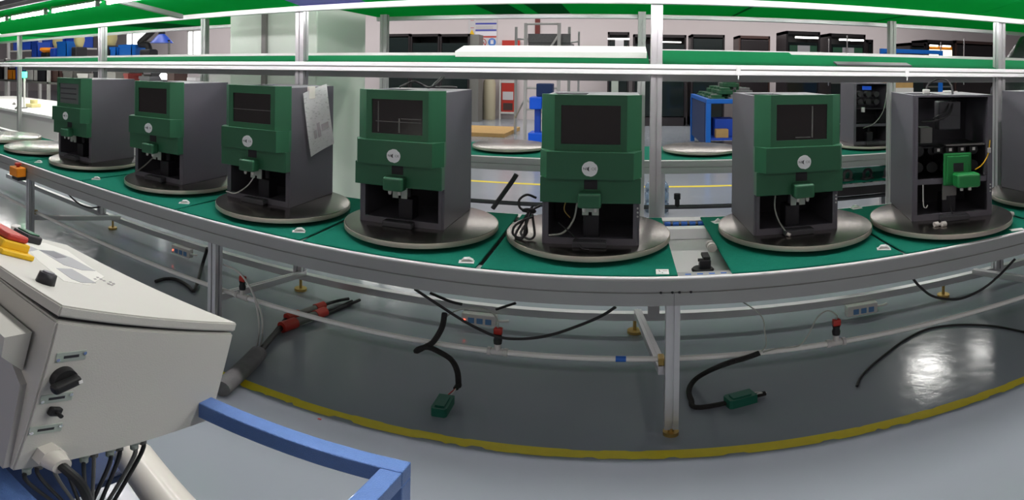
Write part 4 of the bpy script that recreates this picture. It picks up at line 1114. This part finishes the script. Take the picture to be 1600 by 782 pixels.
# safety sign on the back wall
sx0, sx1 = ext(731, 776, 16.97)
szt, szb = ztop(753, 28, 16.97), ztop(753, 84, 16.97)
sg = thing('safety_sign', 'grey safety notice board with warning symbols on the back wall', 'sign', ((sx0 + sx1) / 2, 16.985, szb))
sw_, sh_ = (sx1 - sx0), (szt - szb)
def sp(u, v): return (u - 0.5) * sw_, (1 - v) * sh_
def srect(nm, u0, u1, v0, v1, m, y=-0.016):
    x0, z1 = sp(u0, v0); x1, z0 = sp(u1, v1)
    return obj(nm, B().box(x0, x1, y, -0.01, z0, z1), m, sg)
obj('board', B().box(-sw_ / 2, sw_ / 2, -0.012, 0.012, 0, sh_), 'sign_grey', sg)
srect('blue_bar', 0.25, 0.98, 0.14, 0.185, 'sign_blue'); srect('blue_bar', 0.25, 0.98, 0.325, 0.37, 'sign_blue')
srect('red_bar', 0.0, 0.98, 0.51, 0.55, 'red'); srect('pale_field', 0.25, 0.98, 0.38, 0.50, 'sign_pale')
for v in (0.05, 0.25, 0.30): srect('print_line', 0.27, 0.86, v, v + 0.012, 'ink_grey')
x, z = sp(0.13, 0.42)
obj('warning_triangle', B().prism([(x - 0.10, z - 0.08), (x + 0.10, z - 0.08), (x, z + 0.12)], -0.016, -0.01, 'Y'), 'yellow', sg)
x, z = sp(0.20, 0.68)
obj('red_diamond', B().prism([(x - 0.12, z), (x, z - 0.14), (x + 0.12, z), (x, z + 0.14)], -0.016, -0.01, 'Y'), 'red', sg)
x, z = sp(0.52, 0.69)
b = B(); b.tube([(x + 0.10 * math.cos(2 * PI * k / 24), -0.014, z + 0.12 * math.sin(2 * PI * k / 24)) for k in range(24)], 0.013, 6, 1, closed=True)
b.box(-0.11, 0.11, -0.006, 0.006, -0.012, 0.012, M=Matrix.Translation((x, -0.014, z)) @ Matrix.Rotation(R(42), 4, 'Y'))
obj('no_smoking_ring', b, 'red', sg)
obj('cigarette', B().box(x - 0.05, x + 0.05, -0.0125, -0.0115, z + 0.005, z + 0.025), 'ink', sg)
x, z = sp(0.83, 0.68)
obj('blue_disc', B().cyl((x, -0.013, z), 0.13, 0.006, 'Y', 32), 'sign_mid', sg)
obj('glove_shape', B().box(x - 0.05, x + 0.05, -0.018, -0.014, z - 0.06, z + 0.04, 0.001).box(x - 0.045, x - 0.01, -0.018, -0.014, z + 0.03, z + 0.08).box(x + 0.01, x + 0.045, -0.018, -0.014, z + 0.03, z + 0.08), 'sign_pale', sg)
srect('blue_label', 0.69, 0.96, 0.84, 0.93, 'sign_mid')
for u in (0.09, 0.42): srect('print_line', u, u + 0.22, 0.84, 0.87, 'ink_grey'); srect('print_line', u + 0.03, u + 0.19, 0.90, 0.92, 'ink_grey')
for u, v in ((0.08, 0.06), (0.08, 0.27)): srect('print_line', u, u + 0.12, v, v + 0.015, 'red')
# red fire point
fx0, fx1 = ext(784, 812, 16.9)
fz = ztop(798, 63, 16.9)
fpnt = thing('fire_point', 'red and white fire extinguisher cupboard against the back wall', 'fire cupboard', ((fx0 + fx1) / 2, 16.6, 0))
hw = (fx1 - fx0) / 2
obj('red_notice', B().box(-hw, hw, 0.30, 0.33, 1.75, fz), 'red', fpnt)
for k in range(3): obj('print_line', B().box(-hw + 0.06, hw - 0.1, 0.292, 0.30, 1.95 + k * 0.16, 2.0 + k * 0.16), 'sign_pale', fpnt)
for x in (-hw - 0.05, hw - 0.12): obj('frame_post', B().box(x, x + 0.05, 0.2, 0.28, 0, 1.75), 'white_dull', fpnt)
obj('frame_rail', B().box(-hw, hw - 0.12, 0.2, 0.28, 1.16, 1.22), 'white_dull', fpnt); obj('frame_rail', B().box(-hw, hw - 0.12, 0.2, 0.28, 0.18, 0.24), 'white_dull', fpnt)
obj('red_case', B().box(-hw + 0.02, hw - 0.14, 0.21, 0.33, 0.24, 1.16), 'red', fpnt)
obj('white_panel', B().box(-hw + 0.06, hw - 0.18, 0.195, 0.209, 0.62, 0.88), 'sign_grey', fpnt)
obj('dark_panel', B().box(-hw + 0.08, hw - 0.2, 0.195, 0.209, 0.30, 0.52), 'brown_cab', fpnt)
# gas cylinder
g = thing('gas_cylinder', 'beige gas cylinder standing by the back wall', 'gas cylinder', (ext(765, 765, 16.6)[0], 16.6, 0))
obj('tank', B().lathe([(0, 0), (0.19, 0), (0.2, 0.03), (0.2, 1.15), (0.17, 1.25), (0.06, 1.30), (0, 1.30)], 32), 'beige', g)
obj('valve_guard', B().cyl((0, 0, 1.36), 0.08, 0.13, seg=20), 'grey_dim', g)
# scaffold tower
SY = 12.0
sx = [ext(x, x, SY)[0] for x in (821, 873)]
zt = ztop(845, 36, SY)
sc = thing('scaffold_tower', 'grey aluminium scaffold tower in front of the back wall', 'scaffold')
back = [(ext(806, 806, SY + 1.1)[0], SY + 1.1), (ext(889, 889, SY + 1.1)[0], SY + 1.1)]
for x in sx: obj('upright', B().cyl((x, SY, zt / 2), 0.042, zt, seg=14), 'white_dull', sc)
for x, y in back: obj('upright', B().cyl((x, y, zt / 2), 0.036, zt, seg=14), 'alu_matt', sc)
xr = ext(904, 904, SY + 0.6)[0]
obj('upright', B().cyl((xr, SY + 0.6, (zt - 0.15) / 2), 0.025, zt - 0.15, seg=14), 'alu_matt', sc)
def bar(a, c, r=0.022, m='alu_matt'):
    obj('brace', B().tube([a, c], r, 10, 0), m, sc)
bar((sx[0], SY, zt - 0.02), (sx[1], SY, zt - 0.02), 0.025, 'white_dull')
for z in (1.38, 0.9):
    bar((sx[0], SY, z - 0.2), (sx[1], SY, z - 0.2), 0.025, 'white_dull')
bar((sx[0] + 0.3, SY, 1.7), (sx[1], SY, 2.38), 0.025, 'white_dull')
bar((sx[0], SY, 0.95), (sx[0] + 0.55, SY + 0.3, 0.45), 0.025, 'white_dull')
bar((back[0][0], SY + 1.1, zt - 0.3), (back[1][0], SY + 1.1, zt - 0.3)); bar((back[1][0], SY + 1.1, zt - 0.38), (xr, SY + 0.6, zt - 0.38))
bar((back[0][0], SY + 1.1, 0.4), (sx[0], SY, 0.95)); bar((back[1][0], SY + 1.1, 1.7), (sx[1], SY, 2.2))
obj('platform', B().box(sx[0] + 0.04, sx[1] + 0.25, SY + 0.1, SY + 1.0, 2.12, 2.2).box(sx[0] + 0.04, sx[1] + 0.25, SY + 0.06, SY + 0.1, 2.2, 2.40), 'dusty', sc)
tag(obj('warning_column', B().box(-0.08, 0.08, 0.0, 0.05, 2.58, 3.2, 0.01), 'dark_red', None, (ext(839, 839, 16.95)[0], 16.95, 0)), 'dark red vertical strip on the back wall behind the scaffold', 'wall strip')
# blue bins by the scaffold
for y0, y1, lb in ((149, 168, 'upper bright blue bin beside the scaffold tower'), (192, 211, 'lower bright blue bin on the floor beside the scaffold tower')):
    pass
bs = thing('bin_stand', 'dark stand with bright blue bins beside the scaffold tower', 'stand', (ext(838, 838, 10.6)[0], 10.6, 0))
obj('upper_bin', B().box(-0.10, 0.14, -0.2, 0.2, 0.82, 1.06, 0.02), 'blue_bright', bs)
obj('stem', B().box(-0.02, 0.10, -0.05, 0.05, 0.35, 0.82, 0.01), 'blue_bin', bs)
obj('lower_bin', B().box(-0.12, 0.20, -0.2, 0.2, 0.0, 0.36, 0.02), 'blue_bright', bs)
obj('dark_top', B().box(0.0, 0.32, 0.0, 0.3, 1.06, 1.32, 0.02), 'blue_deep', bs)
obj('side_stack', B().box(0.145, 0.40, -0.1, 0.3, 0.0, 1.06, 0.02), 'blue_deep', bs)
# tan pallet board on the floor
a = atZ(742, 210, 0.1)
tag(obj('pallet_board', B().prism([(a.x - 0.8, 12.3), (-2.72, 12.3), (-2.66, 13.9), (a.x - 0.8, 13.9)], 0.0, 0.09), 'wood'), 'flat tan wooden board on the floor beyond the far conveyor', 'board')
# blue cart with green parts
ct = thing('parts_cart', 'blue tube cart heaped with green parts behind the bare gap', 'cart', (0, 0, 0))
cx0, cx1, cyf, cyb, cz = 1.58, 2.75, 10.0, 12.3, 1.0
for x, y in ((cx0, cyf), (cx1, cyf), (cx0, cyb), (cx1, cyb)): obj('leg', B().box(x - 0.045, x + 0.045, y - 0.045, y + 0.045, 0, cz, 0.005), 'blue_cart', ct)
obj('top_frame', B().box(cx0 - 0.045, cx1 + 0.045, cyf - 0.045, cyf + 0.045, cz, cz + 0.08, 0.004).box(cx0 - 0.045, cx0 + 0.045, cyf, cyb, cz, cz + 0.08, 0.004).box(cx1 - 0.045, cx1 + 0.045, cyf, cyb, cz, cz + 0.08, 0.004).box(cx0, cx1, cyf, cyb, cz - 0.01, cz + 0.02), 'blue_cart', ct)
obj('side_mesh', B().box(cx0 - 0.02, cx0, cyf + 0.3, cyb, 0.15, cz), 'blue_deep', ct)
obj('lower_shelf', B().box(cx0, cx1, cyf, cyb, 0.30, 0.34), 'blue_bin', ct)
rr = random.Random(2)
pm = B().box(-0.14, 0.14, -0.09, 0.09, 0, 0.08, 0.012).box(-0.10, 0.10, -0.05, 0.05, 0.07, 0.13, 0.012).data('green_part', 'heap')
pm2 = B().box(-0.14, 0.14, -0.09, 0.09, 0, 0.08, 0.012).box(-0.10, 0.10, -0.05, 0.05, 0.07, 0.13, 0.012).data('grey_part', 'dusty')
for layer, (nx, ny, zz) in enumerate(((3, 7, cz + 0.0205), (2, 6, cz + 0.152), (1, 4, cz + 0.283))):
    for i in range(nx):
        for j in range(ny):
            x = (cx0 + cx1) / 2 + (i - (nx - 1) / 2) * 0.36
            y = (cyf + cyb) / 2 + (j - (ny - 1) / 2) * 0.29
            grey = rr.random() < 0.12
            o = put('loose_part', pm2 if grey else pm, None, (x, y, zz), rr.uniform(-0.5, 0.5))
            o.location.x += rr.uniform(-0.03, 0.03)
            tag(o, 'loose grey part among the green parts heaped on the blue cart' if grey else 'loose green part in the heap on the blue cart', 'part', 'grey parts in the cart heap' if grey else 'green parts in the cart heap')
for i, (x, z, m, lb) in enumerate(((1.95, 0.34, 'blue_bin', 'blue bin inside the blue cart'), (2.40, 0.34, 'blue_bin', 'blue bin inside the blue cart at its right side'), (1.80, 0.55, 'wood', 'tan carton inside the blue cart'))):
    tag(obj('bin', B().box(-0.2, 0.2, -0.25, 0.25, 0, 0.34 if m != 'wood' else 0.2, 0.01), m, None, (x, 10.5 if m != 'wood' else 10.28, z if m != 'wood' else 0.34), 0), lb, 'bin') if m != 'wood' else tag(obj('carton', B().box(-0.12, 0.12, -0.09, 0.09, 0, 0.16, 0.005), m, None, (1.86, 10.15, 0.3402)), lb, 'carton')
tag(obj('red_trolley', B().box(-0.5, 0.5, -0.3, 0.3, 0.30, 0.36, 0.01).box(-0.5, -0.45, -0.3, 0.3, 0, 0.30).box(0.45, 0.5, -0.3, 0.3, 0, 0.30), 'red', None, (3.4, 12.6, 0)), 'low red trolley on the floor right of the blue cart', 'trolley')
# ================================================================== left side of the hall
wbn = thing('workbench', 'bright white workbench at the far left behind the near conveyor', 'workbench', (-9.4, 4.0, 0))
obj('top', B().box(-2.6, 2.6, 0, 1.8, 0.80, 0.84, 0.004), 'white_top', wbn)
obj('front_panel', B().box(-2.55, 2.55, 0.03, 0.06, 0.06, 0.80, 0.003), 'white_dull', wbn)
obj('side_panel', B().box(2.50, 2.55, 0.06, 1.75, 0.0, 0.80, 0.003), 'white_dull', wbn)
for x in (0.4, 1.75): obj('lock', B().box(x - 0.05, x + 0.05, 0.01, 0.03, 0.42, 0.47, 0.004), 'inner', wbn)
obj('seam', B().box(1.35, 1.36, 0.026, 0.03, 0.1, 0.8), 'grey_dim', wbn)
area('bench_lamp', (-8.6, 4.7, 1.95), 4.0, 0.15, 70)
sp_ = atY(38, 150, 4.3)
sl = thing('signal_lamp', 'slim pole with glowing green lamp on the white workbench', 'signal lamp', (sp_.x, 4.3, 0.8402))
obj('pole', B().cyl((0, 0, 0.27), 0.02, 0.54, seg=12), 'white_dull', sl)
obj('base', B().cyl((0, 0, 0.01), 0.06, 0.02, seg=20), 'grey_dim', sl)
obj('lamp', B().cyl((0, 0, 0.59), 0.045, 0.10, seg=16), 'green_led', sl)
pp = atZ(52, 166, 0.86)
tag(obj('small_part', B().box(-0.12, 0.12, -0.1, 0.1, 0, 0.07, 0.015).cyl((0.02, 0, 0.10), 0.07, 0.07, seg=16), 'skin_yellow', None, (pp.x, pp.y, 0.8402)), 'small yellow green part on the white workbench', 'part')
for k, (x, y) in enumerate(((22, 163), (31, 159), (26, 170))):
    q = atZ(x, y, 0.85)
    tag(obj('small_part', B().cyl((0, 0, 0.015), 0.035, 0.03, seg=12).cyl((0, 0, 0.035), 0.018, 0.02, seg=12), 'grey_dim', None, (q.x, q.y, 0.8402)), 'small dark part on the white workbench, %s' % ('leftmost of three', 'rear one of three', 'front one of three')[k], 'part')
# tall storage rack with crates and grinders
RY = 6.3
rk = thing('storage_rack', 'tall storage rack with blue crates and hoppers behind the white workbench', 'rack', (0, RY, 0))
rx0, rx1 = -16.5, -6.6
for z in (0.6, 1.15, 1.70): obj('shelf', B().box(rx0, rx1, 0, 0.7, z, z + 0.05), 'grey_dim' if z < 1.5 else 'white_dull', rk)
for x in (rx0, -13.6, -11.2, -9.0, rx1):
    for y in (0.03, 0.67): obj('upright', B().box(x - 0.04, x + 0.04, y - 0.03, y + 0.03, 0, 1.78), 'white_dull', rk)
def crate(x, y, z, w_, d_, h_, m, label, cat='crate'):
    b = B()
    t_ = 0.015
    b.box(-w_ / 2, w_ / 2, -d_ / 2, d_ / 2, 0, t_)
    b.box(-w_ / 2, w_ / 2, -d_ / 2, -d_ / 2 + t_, 0, h_).box(-w_ / 2, w_ / 2, d_ / 2 - t_, d_ / 2, 0, h_).box(-w_ / 2, -w_ / 2 + t_, -d_ / 2, d_ / 2, 0, h_).box(w_ / 2 - t_, w_ / 2, -d_ / 2, d_ / 2, 0, h_)
    b.box(-w_ / 2 - 0.01, w_ / 2 + 0.01, -d_ / 2 - 0.01, -d_ / 2, h_ - 0.05, h_)
    return tag(obj('crate', b, m, None, (x, y, z)), label, cat, 'crates on the storage rack')
ords = ('first', 'second', 'third', 'fourth', 'fifth', 'sixth', 'seventh', 'eighth')
up = thing('upper_shelf', 'raised white shelf carrying a row of blue crates at the far left', 'shelf', (-14.2, RY + 1.6, 0))
obj('board', B().box(-1.9, 2.3, -0.3, 0.3, 2.02, 2.06), 'white_dull', up)
for x in (-1.85, 0.3, 2.25): obj('upright', B().box(x - 0.04, x + 0.04, -0.38, -0.30, 0, 2.5), 'white_dull', up)
for k in range(6):
    crate(-15.6 + 0.66 * k, RY + 1.6, 2.061, 0.58, 0.5, 0.30, 'blue_bin', 'blue crate in the row on the raised shelf at far left, %s from the left' % ords[k])
def lower_x(px, Y=RY + 0.3): return atY(px, 110, Y).x
def grinder(px, label, mcol):
    x = lower_x(px)
    t = thing('hopper_grinder', label, 'grinder', (x, RY + 0.33, 1.7502), 0, 'hoppers on the storage rack')
    obj('body', B().box(-0.10, 0.10, -0.16, 0.16, 0, 0.26, 0.03), mcol, t)
    obj('hopper', B().lathe([(0, 0.26), (0.08, 0.26), (0.125, 0.40), (0.12, 0.50), (0, 0.50)], 20), 'skin_yellow', t)
    obj('lid', B().lathe([(0, 0.50), (0.11, 0.50), (0.09, 0.54), (0, 0.55)], 20), 'inner', t)
grinder(88, 'pale hopper with blue body on the storage rack, leftmost of three', 'blue_bin')
grinder(122, 'pale hopper with black body on the storage rack, middle of three', 'inner')
grinder(172, 'pale hopper with black body in front of the bright window, right one of three', 'inner')
for px_, w_, h_, m, lb in ((61, 0.30, 0.42, 'blue_bin', 'upright blue bin on the storage rack left of the orange bowl'), (104, 0.42, 0.40, 'blue_cart', 'blue bin on the storage rack between two hoppers'), (185, 0.20, 0.22, 'blue_cart', 'small blue bin right of the black hoppers on the storage rack'), (204, 0.40, 0.26, 'blue_cart', 'blue bin on the rack below the bright window')):
    crate(lower_x(px_), RY + 0.36, 1.7502, w_, 0.4, h_, m, lb, 'bin')
ob = thing('orange_bowl', 'orange topped scale on the storage rack', 'scale', (lower_x(73), RY + 0.33, 1.7502))
obj('bowl', B().lathe([(0, 0.16), (0.12, 0.16), (0.21, 0.22), (0.19, 0.28), (0, 0.285)], 24), 'orange', ob)
obj('stand', B().box(-0.15, 0.15, -0.12, 0.12, 0, 0.16, 0.02), 'inner', ob)
ra = thing('lamp_arm', 'black jointed arm with blue head on the storage rack by the window', 'arm', (lower_x(231), RY + 0.33, 1.7502))
obj('base', B().box(-0.16, 0.14, -0.12, 0.12, 0, 0.16, 0.04), 'inner', ra)
obj('arm', B().tube([(0.0, 0, 0.14), (-0.05, 0, 0.24), (-0.28, 0, 0.28), (0.02, 0, 0.46), (0.22, 0, 0.58), (0.34, 0, 0.54), (0.36, 0, 0.44)], 0.065, 12), 'rubber', ra)
obj('head', B().lathe([(0, 0.27), (0.22, 0.27), (0.12, 0.38), (0.05, 0.44), (0, 0.44)], 20, (0.36, 0, 0)), 'blue_bin', ra)
obj('rail', B().box(0.55, 0.57, -0.02, 0.02, 0, 0.32).box(-0.16, 0.57, -0.02, 0.02, 0.30, 0.32), 'grey_dim', ra)
# clutter on the lower levels, seen under the shelf
rr = random.Random(21)
kinds = [('inner', 'dark'), ('grey_dim', 'grey'), ('blue_bin', 'blue'), ('brown_cab', 'brown'), ('white_dull', 'pale'), ('orange', 'orange')]
seq = [2, 1, 3, 0, 5, 2, 4, 0, 3, 1, 4, 0, 3, 1, 0, 4]
pxs = [14, 28, 41, 55, 84, 100, 113, 130, 148, 178, 192, 210, 226, 245, 262, 285]
for k, (px_, ki) in enumerate(zip(pxs, seq)):
    x = rx0 + 0.45 + 0.62 * k
    if x > rx1 - 0.3: continue
    m, nm = kinds[ki]
    w_, h_ = 0.42, 0.22 + 0.18 * rr.random()
    crate(x, RY + 0.36, 1.2002, w_, 0.5, h_, m, '%s bin on the middle rack level, %s' % (nm, '%s from the left end' % ('first second third fourth fifth sixth seventh eighth ninth tenth eleventh twelfth thirteenth fourteenth fifteenth sixteenth'.split()[k])), 'bin')
# low bench with clutter behind the second and third machine
lw = thing('side_bench', 'pale side bench behind the second machine left of the column', 'bench', (-6.2, 5.85, 0))
obj('top', B().box(-2.3, 2.3, 0, 0.4, 1.16, 1.20, 0.004), 'white_dull', lw)
obj('panel', B().box(-2.25, 2.25, 0.05, 0.08, 0.0, 1.16, 0.003), 'grey_dim', lw)
for px_, w_, h_, m, lb in ((182, 0.34, 0.30, 'grey_dim', 'grey box on the side bench, leftmost'), (207, 0.13, 0.26, 'dark_red', 'dark red box on the side bench'), (236, 0.28, 0.22, 'inner_plate', 'dark box on the side bench left of the bright lamp'),
                           (277, 0.18, 0.32, 'brown_cab', 'brown box on the side bench right of the bright lamp'), (310, 0.18, 0.22, 'sign_grey', 'pale grey box on the side bench with red top')):
    q = atY(px_, 118, 6.05)
    tag(obj('box', B().box(-w_ / 2, w_ / 2, -0.15, 0.15, 0, h_, 0.01).box(-w_ / 2 - 0.008, w_ / 2 + 0.008, -0.158, 0.158, h_ - 0.05, h_, 0.004), m, None, (q.x, 6.05, 1.2002)), lb, 'box')
q = atY(262, 118, 6.05)
dl = thing('desk_lamp', 'bright white lamp glowing on the side bench', 'lamp', (q.x, 6.05, 1.2002))
obj('base', B().cyl((0, 0, 0.01), 0.08, 0.02, seg=20).cyl((0, 0, 0.09), 0.012, 0.16, seg=10), 'grey_dim', dl)
obj('shade', B().lathe([(0, 0.17), (0.10, 0.17), (0.14, 0.24), (0.08, 0.31), (0, 0.32)], 20), 'pane_on', dl)
q = atY(344, 122, 5.0)
wbx = thing('wall_box', 'white electrical box on a stand beside the square column', 'electrical box', (q.x, 5.0, 0))
obj('case', B().box(-0.19, 0.19, 0, 0.12, 1.38, 1.66, 0.01), 'white_dull', wbx)
obj('stand', B().box(-0.03, 0.03, 0.03, 0.09, 0.0, 1.38, 0.004), 'grey_dim', wbx)
# ceiling lamps: one shows at the upper left, two shine in the floor under the conveyor at the right
def ceiling_lamp(label, loc, L, wd, m):
    t = thing('ceiling_lamp', label, 'ceiling lamp', loc, 0, 'ceiling lamps')
    obj('housing', B().box(-L / 2, L / 2, -wd / 2, wd / 2, 0.0, 0.10, 0.01), 'white_dull', t)
    obj('diffuser', B().box(-L / 2 + 0.03, L / 2 - 0.03, -wd / 2 + 0.03, wd / 2 - 0.03, -0.02, 0.0, 0.006), m, t)
ceiling_lamp('long white ceiling lamp at the upper left corner', (-25.0, 11.3, 4.9), 2.6, 0.3, 'lamp_on')
ceiling_lamp('larger ceiling lamp whose light shines back from the floor at the right', (5.75, 9.05, 4.9), 0.6, 0.55, 'lamp_strong')
ceiling_lamp('smaller ceiling lamp whose light shines back from the floor at the right', (7.0, 9.0, 4.9), 0.22, 0.55, 'lamp_strong')
